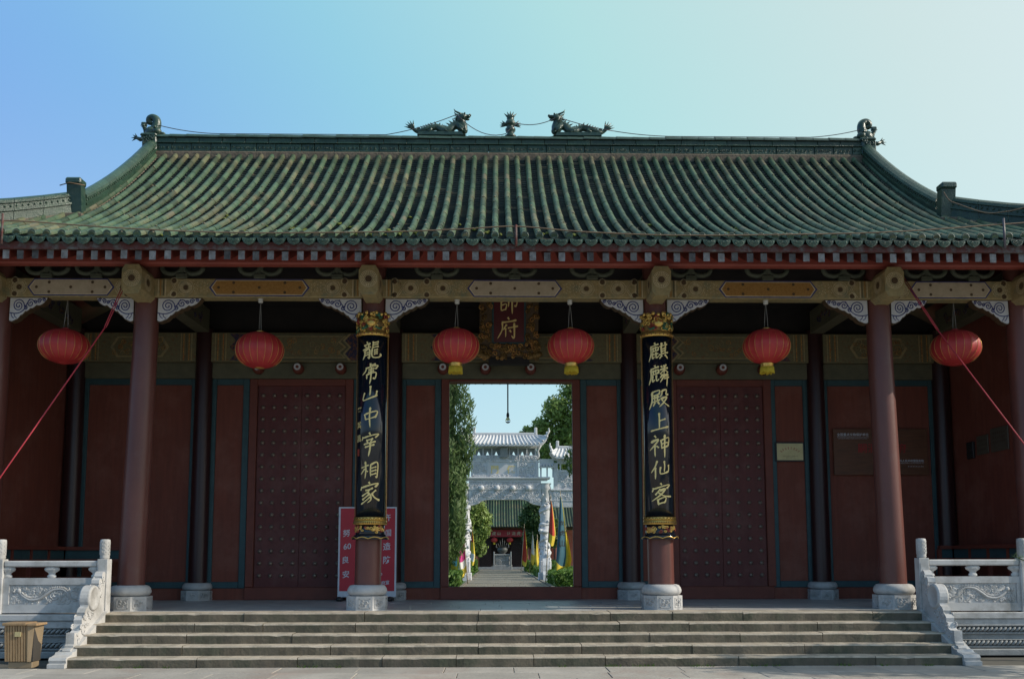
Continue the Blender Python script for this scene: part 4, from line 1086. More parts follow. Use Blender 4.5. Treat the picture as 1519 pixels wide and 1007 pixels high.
root = thing('brass_plate', 'small pale brass plate in dark frame on the wall panel beside the right door', 'wall plate', (5.9, 3.5, 3.09))
yq = YR-.075
b = MB(); b.box(5.60, 6.215, yq-.03, yq, 2.885, 3.30, 0, .006); b.build('frame', 'blackplastic', root)
b = MB(); b.box(5.63, 6.185, yq-.036, yq-.029, 2.915, 3.27, 0, .002); b.build('plate', 'brass', root)
b = MB()
for i in range(8):
    a = PI*(.82-.64*i/7); cx, cz = 5.905+.22*math.cos(a), 3.02+.15*math.sin(a)
    marks(b, lambda u, w, e=0, cx=cx, cz=cz, a=a: (cx+u*math.sin(a)+w*math.cos(a), yq-.037-e, cz-u*math.cos(a)+w*math.sin(a)), 1, .05, .05, 0, i)
marks(b, lambda u, w, e=0: (5.91+u, yq-.037-e, 3.0+w), 12, .027, .024, 1, 9); marks(b, lambda u, w, e=0: (5.91+u, yq-.037-e, 2.965+w), 7, .027, .02, 1, 4)
b.build('lettering', ['inkred', 'ink'], root)

root = thing('wooden_sign', 'wide brown wooden sign with red characters on the wall behind the right outer column', 'sign', (7.9, 3.5, 3.1))
yq = YR-.078
b = MB(); b.box(6.84, 8.86, yq-.03, yq, 2.60, 3.585, 0, .006); b.box(6.84, 8.86, yq-.034, yq-.031, 2.60, 2.72); b.build('board', 'woodboard', root)
b = MB()
def PS(cx, cz): return lambda u, w: (cx+u, yq-.036, cz+w)
write(b, '全国重点文物保护单位', PS(7.26, 3.46), .068, .006, 0)
write(b, '嗣漢天師府', PS(7.88, 3.17), .21, .008, 1)
write(b, '中华人民共和国国务院', PS(8.47, 2.90), .058, .005, 0)
marks(b, lambda u, w, e=0: (7.26+u, yq-.036-e, 3.40+w), 26, .026, .018, 0, 3); marks(b, lambda u, w, e=0: (7.26+u, yq-.036-e, 3.375+w), 24, .026, .014, 0, 5)
marks(b, lambda u, w, e=0: (8.47+u, yq-.036-e, 2.85+w), 22, .026, .018, 0, 6); marks(b, lambda u, w, e=0: (8.58+u, yq-.036-e, 2.78+w), 10, .034, .022, 0, 7)
b.build('lettering', ['paper', 'inkred'], root)

xw = 9.378
b = MB(); b.box(xw-.05, xw, 2.52, 2.78, 2.86, 3.20, 0, .008); b.box(xw-.06, xw-.049, 2.56, 2.74, 3.05, 3.16, 1); b.box(xw-.06, xw-.049, 2.56, 2.74, 2.90, 3.0, 1)
tag(b.build('switch_box', ['blackplastic', 'dark']), 'small black box on the right end wall beside two dull plates', 'switch box')
for y0, y1, z0, z1, lab in ((2.0, 2.42, 2.90, 3.28, 'smaller dull metal plate on the right end wall, next to the black box'), (1.28, 1.9, 2.90, 3.36, 'larger dull metal plate on the right end wall, nearest the viewer')):
    root = thing('wall_plate', lab, 'wall plate', (xw, (y0+y1)/2, z0), 'dull plates on the right end wall')
    b = MB(); b.box(xw-.025, xw, y0, y1, z0, z1, 0, .006); b.build('plate', 'metalplate', root)
    b = MB()
    for k in range(3): marks(b, lambda u, w, e=0, k=k: (xw-.027-e, (y0+y1)/2-u, z1-.1-.09*k+w), 6, (y1-y0)*.12, .04, 0, k+int(y0*10))
    b.build('lettering', 'ink', root)

# ------------------------------------------------------------------ red railings at both ends of the veranda
for s in (-1, 1):
    root = thing('bench_railing', 'low red bench railing with green inlays at the %s end of the veranda' % ('left' if s < 0 else 'right'), 'railing', (s*8.5, 1.8, 0))
    b = MB(); g = MB(); st = MB()
    xs = s*9.0; ye_, yf_ = 2.85, .15
    def bar(mb, p, q, w, h):                 # straight bar between plan points, lower edge z in p[2]
        p, q = Vector(p), Vector(q); d = (q-p); d.z = 0; d.normalize(); n = Vector((d.y, -d.x, 0))*w/2
        vs = [p-n, p+n, q+n, q-n]; vs = [tuple(v) for v in vs]+[(v.x, v.y, v.z+h) for v in vs]
        mb.add(vs, [(0, 3, 2, 1), (4, 5, 6, 7), (0, 1, 5, 4), (1, 2, 6, 5), (2, 3, 7, 6), (3, 0, 4, 7)], 0)
    A0, B0, C0 = (xs, yf_, 0), (xs, ye_, 0), (s*(7.8 if s < 0 else 8.7), ye_, 0)
    for P, Q in ((A0, B0), (B0, C0)):
        for z, h, w in ((1.03, .07, .13), (.80, .05, .08), (.44, .06, .36)): bar(b if z > .5 else st, (P[0], P[1], z), (Q[0], Q[1], z), w, h)
        n = 4 if P is A0 else 1
        for k in range(n+1):
            t = k/n; x, y = P[0]+(Q[0]-P[0])*t, P[1]+(Q[1]-P[1])*t
            b.box(x-.035, x+.035, y-.035, y+.035, .002, 1.028)
        bar(g, (P[0], P[1], .852), (Q[0], Q[1], .852), .03, .176)
    b.build('rails', 'framered', root); g.build('inlay', 'teal', root); st.build('seat', 'framered', root)

# ================================================================== MARBLE BALUSTRADES
def dragon_relief(mb, x0, x1, z0, z1, y, s, seed):
    r = random.Random(seed); w, h = x1-x0, z1-z0; xc, zc = (x0+x1)/2, (z0+z1)/2
    def P(u, v): return (xc+s*u*w/2, y, zc+v*h/2)
    body = smooth([(-.78, .30), (-.70, -.15), (-.52, -.58), (-.30, -.50), (-.14, -.02), (.04, .50), (.26, .58), (.40, .15), (.44, -.35), (.60, -.62), (.78, -.35), (.80, .15), (.66, .45), (.72, .75)], 6); n = len(body)
    rr_ = [h*(.035+.065*math.sin(PI*min(1, (i+6)/(n*.75)))**1.0*(1-.4*i/n)) if i < n*.7 else h*.075*(1-.8*(i-n*.7)/(n*.3))+.004 for i in range(n)]
    mb.tube([P(u, v) for u, v in body], rr_, 8)
    for i in range(3, n-3):                    # back fins
        u, v = body[i]; u2, v2 = body[i+1]; du, dv = (u2-u)*w, (v2-v)*h; d = math.hypot(du, dv) or 1; q = P(u, v); nx, nz = -s*dv/d, du/d
        mb.spike((q[0]+nx*rr_[i]*.8, y-.01, q[2]+nz*rr_[i]*.8), (q[0]+nx*(rr_[i]+.03), y-.012, q[2]+nz*(rr_[i]+.03)), .012, 4)
    mb.ball(P(-.80, .42), h*.15, .03, h*.15); mb.ball(P(-.92, .32), h*.11, .028, h*.07); mb.ball(P(-.90, .50), h*.05, .03, h*.05)
    for k in range(6): mb.tube([P(-.80, .5), P(-.68+.05*k, .80-.14*k), P(-.56+.06*k, .66-.22*k)], [.013, .010, .004], 4)
    for u, v in ((-.45, -.3), (.08, -.3), (.5, .0), (-.2, -.85)):
        for k in range(4): mb.tube([P(u, v), P(u+.08+.03*k, v-.2+.12*k), P(u+.14+.03*k, v-.12+.16*k)], [.014, .011, .004], 4)
    for k in range(150):
        u, v = r.uniform(-.97, .97), r.uniform(-.9, .9); curl(mb, P(u, v), h*r.uniform(.07, .15), r.uniform(0, 6), r.choice((-1, 1)), .012, 1.25)
def balustrade(s, label):
    xi = 6.70 if s > 0 else -6.70; xo = s*8.38; y0 = -.66
    root = thing('marble_balustrade', label, 'balustrade', (s*7.5, y0, 0))
    def post(x):
        b = MB(); b.box(x-.085, x+.085, y0-.085, y0+.085, -.02, .86, 0, .008); b.box(x-.06, x+.06, y0-.089, y0-.086, .08, .78); p = b.build('post', 'marble', root)
        b = MB(); b.lathe(x, y0, [(.062, .861), (.078, .885), (.070, .90), (.078, .93), (.079, 1.14), (.074, 1.175), (.04, 1.182)], 24)
        for k in range(7):
            for q in range(4):
                a = -PI/2+(-1.2+.8*q)+.3*(k % 2); c = (x+.079*math.cos(a), y0+.079*math.sin(a), .95+.03*k)
                b.tube([(c[0], c[1], c[2]-.012), (c[0]+.012*math.sin(a), c[1]-.012*math.cos(a), c[2]), (c[0], c[1], c[2]+.014)], .005, 4)
        b.build('post_cap', 'marble', p)
    post(xi); post(xo); post(s*9.95)
    for xa, xb in ((xi, xo), (xo, s*9.95)):
        x0, x1 = sorted((xa+s*.087, xb-s*.087))
        b = MB(); b.box(x0, x1, y0-.065, y0+.065, .735, .835, 0, .018); b.build('rail', 'marble', root)
        for k, x in enumerate((x0+.045, (x0+x1)/2, x1-.045)):
            b = MB(); b.lathe(0, 0, [(.055, .56), (.075, .575), (.07, .60), (.05, .615), (.06, .64), (.115, .675), (.125, .705), (.10, .733)], 20)
            V = []
            for vx, vy, vz in b.v: V.append((x+max(min(vx, x1-x+.0), x0-x), y0+vy*.45, vz))
            b.v = V
            for q in (-1, 0, 1): curl(b, (x+q*.05, y0-.05, .70), .026, q, 1, .006, 1.2)
            b.build('rail_support', 'marble', root)
        b = MB(); b.box(x0, x1, y0-.05, y0+.05, .0, .13); b.box(x0, x1, y0-.05, y0+.05, .45, .558, 0); b.box(x0, x0+.10, y0-.05, y0+.05, .132, .448); b.box(x1-.06, x1, y0-.05, y0+.05, .132, .448); b.box(x0+.1, x1-.06, y0-.028, y0+.048, .13, .45)
        pn = b.build('panel', 'marble', root)
        b = MB(); dragon_relief(b, x0+.12, x1-.08, .15, .435, y0-.03, 1 if s < 0 else -1, 4); b.build('dragon_relief', 'marble', pn)
    b = MB(); xa, xb = sorted((s*6.62, s*10.6))
    b.box(xa, xb, y0-.12, y0+.28, -.125, -.022, 0, .01); b.box(xa, xb, y0-.09, y0+.26, -.245, -.128, 0, .01)
    b.build('base_course', 'marble', root)
    # carved base below: rope bands
    b = MB(); b.box(xa, xb, y0-.03, y0+.24, -.7, -.248)
    for zc in (-.30, -.52):
        x = xa+.03
        while x < xb-.05:
            b.tube([(x, y0-.05, zc-.035), (x+.035, y0-.075, zc-.01), (x+.07, y0-.075, zc+.02), (x+.10, y0-.05, zc+.035)], [.012, .022, .022, .012], 6); x += .075
        b.box(xa, xb, y0-.07, y0-.032, zc-.075, zc-.045, 0, .006); b.box(xa, xb, y0-.07, y0-.032, zc+.045, zc+.06, 0, .006)
    b.box(xa, xb, y0-.16, y0+.2, -.715, -.61, 0, .012)
    b.build('carved_base', 'marblegrey', root)
balustrade(-1, 'white marble balustrade with carved dragon panel left of the steps, behind the litter bin')
balustrade(1, 'white marble balustrade with carved dragon panel right of the steps')

def cheek(s, label):
    """carved stone closing the side of the steps, running down from the inner post"""
    xi = s*6.70; y0 = -.76; w = .062
    root = thing('stair_side_stone', label, 'stair side stone', (xi, y0, 0))
    P = [(0, .64), (.05, .665), (.10, .64), (.125, .59), (.11, .545), (.17, .56), (.215, .53), (.22, .48), (.20, .45)]
    dc, dr = (.40, .255), .20
    for k in range(13):
        a = PI*.86-PI*1.02*k/12; P.append((dc[0]+dr*math.cos(a), dc[1]+dr*math.sin(a)))
    P += [(.585, .13), (.65, .10), (.685, .05), (.67, .0), (.735, -.01), (.775, -.06), (.765, -.12), (.80, -.20), (.87, -.235), (1.0, -.235), (1.0, -.40), (1.03, -.42), (1.03, -.45), (1.09, -.455), (1.11, -.49), (1.09, -.525), (1.02, -.53), (0, -.02)]
    b = MB(); poly = [(y0-u, v) for u, v in P]; b.prism(poly, xi-w, xi+w, 'x'); body = b.build('carved_slab', 'marble', root)
    b = MB()
    for q in (-1, 1):
        x = xi+q*w
        n = 32
        b.lathe(0, 0, [(dr*.98, 0), (dr*.96, .02), (dr*.80, .028), (dr*.76, .018), (.01, .02)], n, cap=False)
        cnt = n*5
        for i in range(len(b.v)-cnt, len(b.v)):
            vx, vy, vz = b.v[i]; b.v[i] = (x+q*vz, y0-dc[0]+vx, dc[1]+vy)
        r = random.Random(8)
        for k in range(40):
            t = r.uniform(0, 1); u = .06+.90*t; v = .5-.88*t+r.uniform(-.16, .10)
            if math.hypot(u-dc[0], v-dc[1]) < dr+.02: continue
            curl(b, (x+q*.006, y0-u, v), r.uniform(.03, .055), r.uniform(0, 6), r.choice((-1, 1)), .011, 1.3, 'yz')
    b.build('drum_relief', 'marble', body)
    # sloping kerb under it
    b = MB(); L = [(.0, .03), (1.10, -.50), (1.17, -.50), (1.20, -.535), (1.28, -.55), (1.36, -.56), (1.38, -.60), (1.36, -.64), (1.42, -.65), (1.42, GZ+.004), (1.1, GZ+.004), (.0, -.16)]
    b.prism([(y0-u, v) for u, v in L], xi-.125, xi+.125, 'x'); b.build('sloping_kerb', 'marble', root)
cheek(-1, 'scrolled white marble side stone left of the steps, sunlit on its inner face')
cheek(1, 'scrolled white marble side stone right of the steps, shaded on its inner face')

# ------------------------------------------------------------------ litter bin
root = thing('litter_bin', 'brown slatted litter bin with small yellow plate standing left of the steps', 'litter bin', (-7.18, -1.95, GZ))
bx0, bx1, by0, by1 = -7.48, -7.03, -2.14, -1.87
b = MB(); b.box(bx0+.06, bx1-.04, by0+.03, by1-.03, GZ+.002, GZ+.10, 0, .01); b.build('plinth', 'binbody', root)
b = MB(); b.box(bx0+.03, bx1-.03, by0+.02, by1-.02, GZ+.102, GZ+.62); b.build('inner_box', 'binslot', root)
b = MB(); n = 9
for k in range(n):
    x = bx0+.005+(bx1-bx0-.10)*k/n; wv = (bx1-bx0-.10)/n*.72
    b.add([(x+.02, by0+.005, GZ+.105), (x+wv+.02, by0+.005, GZ+.105), (x+wv+.02, by0+.02, GZ+.105), (x+.02, by0+.02, GZ+.105), (x, by0-.012, GZ+.615), (x+wv, by0-.012, GZ+.615), (x+wv, by0+.018, GZ+.615), (x, by0+.018, GZ+.615)],
          [(0, 3, 2, 1), (4, 5, 6, 7), (0, 1, 5, 4), (1, 2, 6, 5), (2, 3, 7, 6), (3, 0, 4, 7)])
b.build('slats', 'binwood', root)
b = MB()
b.add([(bx1-.10, by0-.0, GZ+.10), (bx1-.055, by0+.02, GZ+.10), (bx1-.045, by1, GZ+.10), (bx1-.10, by1, GZ+.10), (bx1-.105, by0-.018, GZ+.618), (bx1-.03, by0+.01, GZ+.618), (bx1-.01, by1, GZ+.618), (bx1-.105, by1, GZ+.618)],
      [(0, 3, 2, 1), (4, 5, 6, 7), (0, 1, 5, 4), (1, 2, 6, 5), (2, 3, 7, 6), (3, 0, 4, 7)])
b.build('side_panel', 'binbody', root)
b = MB(); b.box(bx0-.02, bx1-.12, by0-.04, by1+.02, GZ+.62, GZ+.66, 0, .008); b.box(bx1-.118, bx1+.03, by0-.04, by1+.02, GZ+.615, GZ+.65, 0, .008); b.build('lid', 'binwood', root)
b = MB(); b.box(-7.32, -7.23, by0-.020, by0-.0105, GZ+.46, GZ+.53, 0, .002); b.build('plate', 'brass', root)

# ------------------------------------------------------------------ cords, wires, bulb
b = MB()
for d in (0, .045): b.tube([(-6.60+d, -.36, 5.84), (-6.72+d*.6, -1.0, 4.62)], .008, 5)
b.tube([(-6.71, -1.0, 4.62), (-8.2, -1.25, 2.05), (-9.8, -1.5, GZ+.03)], .0115, 5)
tag(b.build('red_rope', 'cordred'), 'thin red rope slanting down to the left across the leftmost lantern', 'rope')
b = MB()
for d in (0, .04): b.tube([(6.66+d, -.36, 5.80), (6.97+d*.6, -1.0, 4.62)], .008, 5)
b.tube([(6.98, -1.0, 4.62), (8.22, -1.25, 2.62), (10.2, -1.6, GZ+.03)], .0115, 5)
tag(b.build('red_rope', 'cordred'), 'thin red rope slanting down to the right across the rightmost lantern', 'rope')
def sag(p, q, d, n=10):
    p, q = Vector(p), Vector(q); return [tuple(p.lerp(q, i/n)-Vector((0, 0, d*4*(i/n)*(1-i/n)))) for i in range(n+1)]
zr0 = ZR+.47
b = MB()
pts = sag((-XH+.08, YR-.06, ZR+.66), (-6.4, YR-.06, zr0), .04)+sag((-6.4, YR-.06, zr0), (-2.75, YR-.06, zr0), -.0)+sag((-2.75, YR-.06, zr0+.0), (-1.22, YR-.07, ZR+.93), .05)+sag((-1.2, YR-.09, ZR+.93), (-.12, YR-.1, zr0+.02), .19)
pts += sag((-.1, YR-.12, zr0+.05), (.12, YR-.10, zr0+.26), .0)+sag((.12, YR-.1, zr0+.26), (1.0, YR-.09, ZR+.88), .09)+sag((1.05, YR-.08, ZR+.88), (2.2, YR-.07, zr0+.12), .03)+sag((2.2, YR-.07, zr0+.12), (3.6, YR-.06, zr0), .03)+sag((3.6, YR-.06, zr0), (6.6, YR-.06, zr0), 0)+sag((6.6, YR-.06, zr0), (XH-.06, YR-.06, ZR+.66), .03)
b.tube(pts, .009, 5); tag(b.build('ridge_wire', 'wirelead'), 'thin dark wire running along the ridge over the two dragons', 'wire')
ze = ZE+.10
root = thing('eave_wire', 'thin brown wire strung along the front eave on short rods', 'wire', (0, YE, ze))
b = MB(); rods = (-7.93, -.02, 7.63)
P0 = [(-8.9, ze+.10), (-7.93, ze+.16), (-6.2, ze+.05), (-4.4, ze-.02), (-2.2, ze-.0), (-.9, ze+.05), (-.02, ze+.10), (1.0, ze+.02), (2.4, ze-.03), (4.3, ze-.01), (5.9, ze+.04), (7.63, ze+.17), (8.8, ze+.26)]
b.tube([(x, YE-.06, z) for x, z in smooth(P0, 5)], .0105, 5); b.build('wire', 'wire', root)
for x in rods:
    b = MB(); b.tube([(x, YE-.07, ZE-.12), (x, YE-.07, ze+(.26 if abs(x) > 1 else .12))], .02, 6); b.build('rod', 'redweather' if x < 1 else 'wirelead', root)
b = MB(); pz = [(7.65, -.12, 7.34), (7.70, -.2, 7.16), (7.77, -.35, 7.03), (7.99, -.8, 6.70), (8.16, -1.1, 6.60), (8.38, -1.3, 6.60), (8.9, -1.5, 6.75)]
b.tube(smooth(pz, 6), .011, 5); tag(b.build('hip_wire', 'wire'), 'brown wire tied round the end block of the right roof ridge', 'wire')
b = MB(); pz = [(-XH-.19, Y1-.37, zr(Y1)+.40), (-XH, Y1-.42, zr(Y1)+.43), (-XH+.21, Y1-.3, zr(Y1)+.43)]
b.tube(pz, .010, 5); tag(b.build('hip_wire', 'wire'), 'brown wire tied round the end block of the left roof ridge', 'wire')

root = thing('hanging_bulb', 'bare light bulb hanging on a long green cord in the doorway', 'light bulb', (-.06, 5.5, 4.05))
b = MB(); b.tube([(-.062, 5.5, 6.2), (-.06, 5.5, 4.22)], .016, 6); b.build('cord', 'teal', root)
b = MB(); b.lathe(-.06, 5.5, [(.024, 4.13), (.034, 4.15), (.034, 4.2), (.022, 4.24)], 14); b.build('socket', 'blackplastic', root)
b = MB(); b.lathe(-.06, 5.5, [(.004, 3.99), (.035, 4.0), (.058, 4.03), (.06, 4.06), (.042, 4.10), (.024, 4.135)], 18); b.build('bulb', 'glass', root)

# weeds along the foot of the steps
b = MB(); r = random.Random(77)
for k in range(26):
    x = r.choice((r.uniform(1, 6.5), r.uniform(-6.4, 6.4))); y = -2.1-r.uniform(.0, .03)
    for q in range(9):
        dx, dy = r.uniform(-.05, .05), r.uniform(-.03, .01); h = r.uniform(.02, .06)
        b.add([(x+dx-.006, y+dy, GZ), (x+dx+.006, y+dy, GZ), (x+dx*1.6+r.uniform(-.02, .02), y+dy*1.5-.01, GZ+h)], [(0, 1, 2)], 0)
w = b.build('weeds', 'leafhedge'); w['kind'] = 'stuff'

# ================================================================== COURTYARD SEEN THROUGH THE DOORWAY
AX = .17
def leaves(mb, blobs, n, size, seed=1, droop=0.0, elong=1.6, shell=.45, upright=0.0, jit=.6):
    r = random.Random(seed); wts = [b[3]*b[4]*b[5] if len(b) > 5 else b[3]**2 for b in blobs]
    for _ in range(n):
        bl = r.choices(blobs, wts)[0]; c = bl[:3]; rx, ry, rz = bl[3:6] if len(bl) > 5 else (bl[3],)*3
        d = Vector((r.gauss(0, 1), r.gauss(0, 1), r.gauss(0, 1))).normalized(); q = (shell+(1-shell)*r.random())*(1+.16*r.gauss(0, 1)*r.random())
        p = Vector((c[0]+d.x*rx*q, c[1]+d.y*ry*q, c[2]+d.z*rz*q))
        nrm = (d+Vector((r.gauss(0, jit), r.gauss(0, jit), r.gauss(0, jit)))).normalized()
        t = nrm.cross(Vector((r.gauss(0, 1), r.gauss(0, 1), r.gauss(0, 1)))).normalized()
        if upright: t = (t*(1-upright)+Vector((d.x*.25, d.y*.25, 1))*upright).normalized(); nrm = (nrm-t*nrm.dot(t)).normalized()
        s = size*r.uniform(.6, 1.35); bt = nrm.cross(t)*s; t = t*s*elong
        mb.add([p-t*.5, p+bt*.32, p+t*.6, p-bt*.32], [(0, 1, 2, 3)], 0)
def limb(mb, p, q, r0, r1, seed=0):
    rr = random.Random(seed); p, q = Vector(p), Vector(q); n = 6
    pts = [p.lerp(q, i/n)+Vector((rr.uniform(-1, 1), rr.uniform(-1, 1), 0))*(p-q).length*.035*(0 < i < n) for i in range(n+1)]
    mb.tube(pts, [r0+(r1-r0)*i/n for i in range(n+1)], 8)
def tree(name, label, cat, x, y, h0, blobs, n, size, lm, seed, tr=.22, group=None, **kw):
    root = thing(name, label, cat, (x, y, -.56), group)
    b = MB(); top = max(bl[2] for bl in blobs); limb(b, (x, y, -.6), (x+.1, y, h0), tr, tr*.7, seed)
    for k, bl in enumerate(blobs): limb(b, (x+.1, y, h0-.1), bl[:3], tr*.45, tr*.12, seed+k)
    b.build('trunk', 'bark', root)
    b = MB()
    for q in blobs: b.ball(q[:3], q[3]*.55, q[3]*.55, q[3]*.55, 8, 6)
    leaves(b, blobs, int(n*1.5), size*.85, seed, **kw); b.build('crown', lm, root)
    return root
def cypress(label, x, y, h, r, seed, n, bulge=()):
    root = thing('cypress_tree', label, 'tree', (x, y, -.56), 'cypresses beside the courtyard path')
    b = MB(); limb(b, (x, y, -.6), (x, y, h*.8), .16, .03, seed); b.build('trunk', 'bark', root)
    rr = random.Random(seed); bl = []
    z = 1.2
    while z < h:
        t = (z-1.2)/(h-1.2); R = r*(1-.62*t**1.6)*(.75+.25*min(1, t*5))
        for k in range(5):
            a = rr.uniform(0, 2*PI); q = R*rr.uniform(.35, .72); bl.append((x+q*math.cos(a), y+q*math.sin(a), z+rr.uniform(-.3, .3), R*.42, R*.42, R*rr.uniform(.6, 1.0)))
        z += .42
    bl += list(bulge)
    m_ = MB()
    for q in bl[:len(bl)-len(bulge)]: m_.ball(q[:3], q[3]*.74, q[4]*.74, q[5]*.8, 8, 6)
    leaves(m_, bl, int(n*2.8), .085, seed, elong=2.8, upright=.55, shell=.6, jit=.45); m_.build('crown', 'leafcypress', root)
cypress('tall dense cypress filling the left side of the doorway view', -2.85, 24, 9.6, 1.45, 4, 24000, [(-1.75, 23.6, 7.5, .5, .4, .5), (-1.72, 23.6, 6.6, .52, .4, .6), (-1.68, 23.6, 5.6, .5, .4, .7), (-1.75, 23.7, 4.75, .42, .4, .5), (-1.85, 23.7, 8.5, .36, .35, .75), (-2.0, 23.6, 3.6, .35, .3, .8)])
cypress('cypress mostly hidden behind the right jamb of the doorway', 4.25, 24, 8.6, 1.25, 9, 9000, [(2.95, 23.8, 5.0, .38, .4, .75)])
tree('camphor_tree', 'tall broad tree with open crown behind the right side of the marble archway', 'tree', 6.4, 54, 8.2,
     [(5.9, 54, 13.6, 1.5), (4.3, 53.6, 12.0, 1.25), (3.2, 54, 10.6, 1.05), (2.1, 54.2, 10.3, .62), (5.3, 54, 10.4, 1.5), (4.2, 54.3, 9.3, 1.2), (6.6, 53, 12.0, 1.6), (5.0, 54, 8.2, 1.3), (3.4, 54, 8.7, .8)], 9500, .26, 'leafbroad', 21, tr=.4, shell=.35, elong=1.4)
tree('leafy_tree', 'bright green round tree left of the path in front of the far hall', 'tree', -3.0, 64, 1.2,
     [(-3.0, 64, 4.2, 1.5), (-1.7, 64, 4.1, .95), (-2.0, 63.6, 5.0, .8), (-2.4, 63.8, 2.4, 1.1), (-1.6, 63.7, 3.0, .75), (-1.9, 64, 1.5, .7)], 7500, .24, 'leafbroad', 31, shell=.4)
tree('leafy_tree', 'dark green tree right of the path in front of the far hall', 'tree', 3.9, 70, 1.2,
     [(3.6, 70, 4.3, 1.4), (2.5, 70, 4.2, .9), (3.0, 70, 2.6, 1.1), (4.6, 70, 3.0, 1.5), (2.9, 70, 5.2, .9), (3.9, 70, 5.6, 1.2)], 6500, .26, 'leafdark', 33, shell=.4)
for k, (x, y, s, lab) in enumerate(((-9, 96, 1.0, 'far tree beyond the courtyard, left of the far hall'), (10.5, 92, 1.1, 'far tree beyond the courtyard, right of the far hall'), (9.0, 62, .8, 'tree behind the right bay of the archway'), (-8.5, 60, .9, 'tree behind the left bay of the archway'))):
    tree('leafy_tree', lab, 'tree', x, y, 3*s, [(x, y, 6*s, 2.2*s), (x-1.6*s, y, 5*s, 1.5*s), (x+1.5*s, y, 5.2*s, 1.6*s), (x-.5, y, 3.4*s, 1.8*s), (x+.4, y, 8*s, 1.5*s)], 3000, .34, 'leafdark', 50+k, tr=.3, group='trees beyond the archway')
def hedge(label, x0, x1, y0, y1, h, n, seed):
    root = thing('hedge', label, 'hedge', ((x0+x1)/2, (y0+y1)/2, -.56), 'clipped hedges along the courtyard path')
    b = MB(); b.box(x0+.1, x1-.1, y0+.1, y1-.1, -.57, -.57+h-.08); b.build('stems', 'bark', root)
    b = MB(); r = random.Random(seed)
    for _ in range(n):
        f = r.random()
        if f < .4: p = Vector((r.uniform(x0, x1), r.uniform(y0, y1), -.57+h)); nr = Vector((0, 0, 1))
        elif f < .75: p = Vector((r.uniform(x0, x1), y0, -.57+h*r.random())); nr = Vector((0, -1, 0))
        else: p = Vector((r.choice((x0, x1)), r.uniform(y0, y1), -.57+h*r.random())); nr = Vector((1, 0, 0))
        p += Vector((r.gauss(0, .04), r.gauss(0, .04), r.gauss(0, .03)-.05*(math.sin(p.x*3)+math.sin(p.y*2.1))))
        nr = (nr+Vector((r.gauss(0, .7), r.gauss(0, .7), r.gauss(0, .7)))).normalized(); t = nr.orthogonal().normalized(); s = .11*r.uniform(.6, 1.4); bt = nr.cross(t)*s*.5; t = t*s
        b.add([p-t, p+bt, p+t, p-bt], [(0, 1, 2, 3)], 0)
    b.build('foliage', 'leafhedge', root)
hedge('low clipped hedge left of the path, nearest the gate', -5.2, -2.2, 28.5, 33, .62, 3500, 1)
hedge('low clipped hedge right of the path, nearest the gate', 2.45, 5.6, 27.5, 34, .72, 4200, 2)
hedge('clipped hedge left of the path just before the far hall', -4.6, -2.15, 66, 70, 1.05, 3000, 3)
hedge('clipped hedge right of the path just before the far hall', 2.3, 5, 66, 71, 1.05, 3000, 4)
hedge('clipped hedge left of the path beyond the archway', -4.8, -2.2, 46, 54, .6, 3200, 5)
hedge('clipped hedge right of the path beyond the archway', 2.5, 5, 46, 54, .7, 3200, 6)

# ------------------------------------------------------------------ marble archway
arch = thing('marble_archway', 'white marble memorial archway with tiled tiers and gold characters standing across the path', 'archway', (AX, 40, -.55))
ya = 40.0
def curls(mb, x0, x1, z0, z1, y, n, r0, r1, seed, tr=.03):
    r = random.Random(seed)
    for _ in range(n): curl(mb, (r.uniform(x0, x1), y, r.uniform(z0, z1)), r.uniform(r0, r1), r.uniform(0, 6), r.choice((-1, 1)), tr, 1.25)
for s in (-1, 1):
    for k, xo in enumerate((2.44, 5.3)):
        x = AX+s*xo; b = MB(); top = 5.3 if k == 0 else 4.4
        b.box(x-.42, x+.42, ya-.55, ya+.55, -.6, -.1, 0, .03); b.box(x-.34, x+.34, ya-.45, ya+.45, -.098, .62, 0, .05)
        b.lathe(x, ya, [(.34, .6), (.37, .75), (.30, .8), (.29, top-.4), (.38, top-.3), (.32, top-.12), (.40, top)], 20)
        rq = random.Random(17+k)
        pts = []
        for q in range(91):                     # dragon and clouds carved round the shaft
            t = q/90; a = t*4*2*PI-PI/2+.5*math.sin(t*23); pts.append((x+.29*math.cos(a), ya+.29*math.sin(a), .85+(top-1.45)*t+.12*math.sin(t*31)))
        b.tube(pts, [.10+.03*math.sin(q*.9) for q in range(91)], 6)
        for q in range(70):
            a = rq.uniform(0, 2*PI); z = rq.uniform(.85, top-.5); b.ball((x+.31*math.cos(a), ya+.31*math.sin(a), z), rq.uniform(.05, .1), rq.uniform(.05, .1), rq.uniform(.04, .12), 6, 4)
        b.ball((x-.05*s, ya-.36, 2.35), .30, .22, .13, 10, 7); b.ball((x-.30*s, ya-.38, 2.42), .14, .14, .11, 9, 6)
        b.box(x-.30, x+.30, ya-.30, ya-.25, .65, .80, 0, .02)
        b.build('carved_column', 'archmarble', arch)
        b = MB(); b.prism([(ya-.56, -.6), (ya-.56-.55, -.6), (ya-.56-.5, -.2), (ya-.56-.3, .0), (ya-.56-.25, .35), (ya-.56, .75)], x-.18, x+.18, 'x'); b.build('drum_stone', 'archmarble', arch)
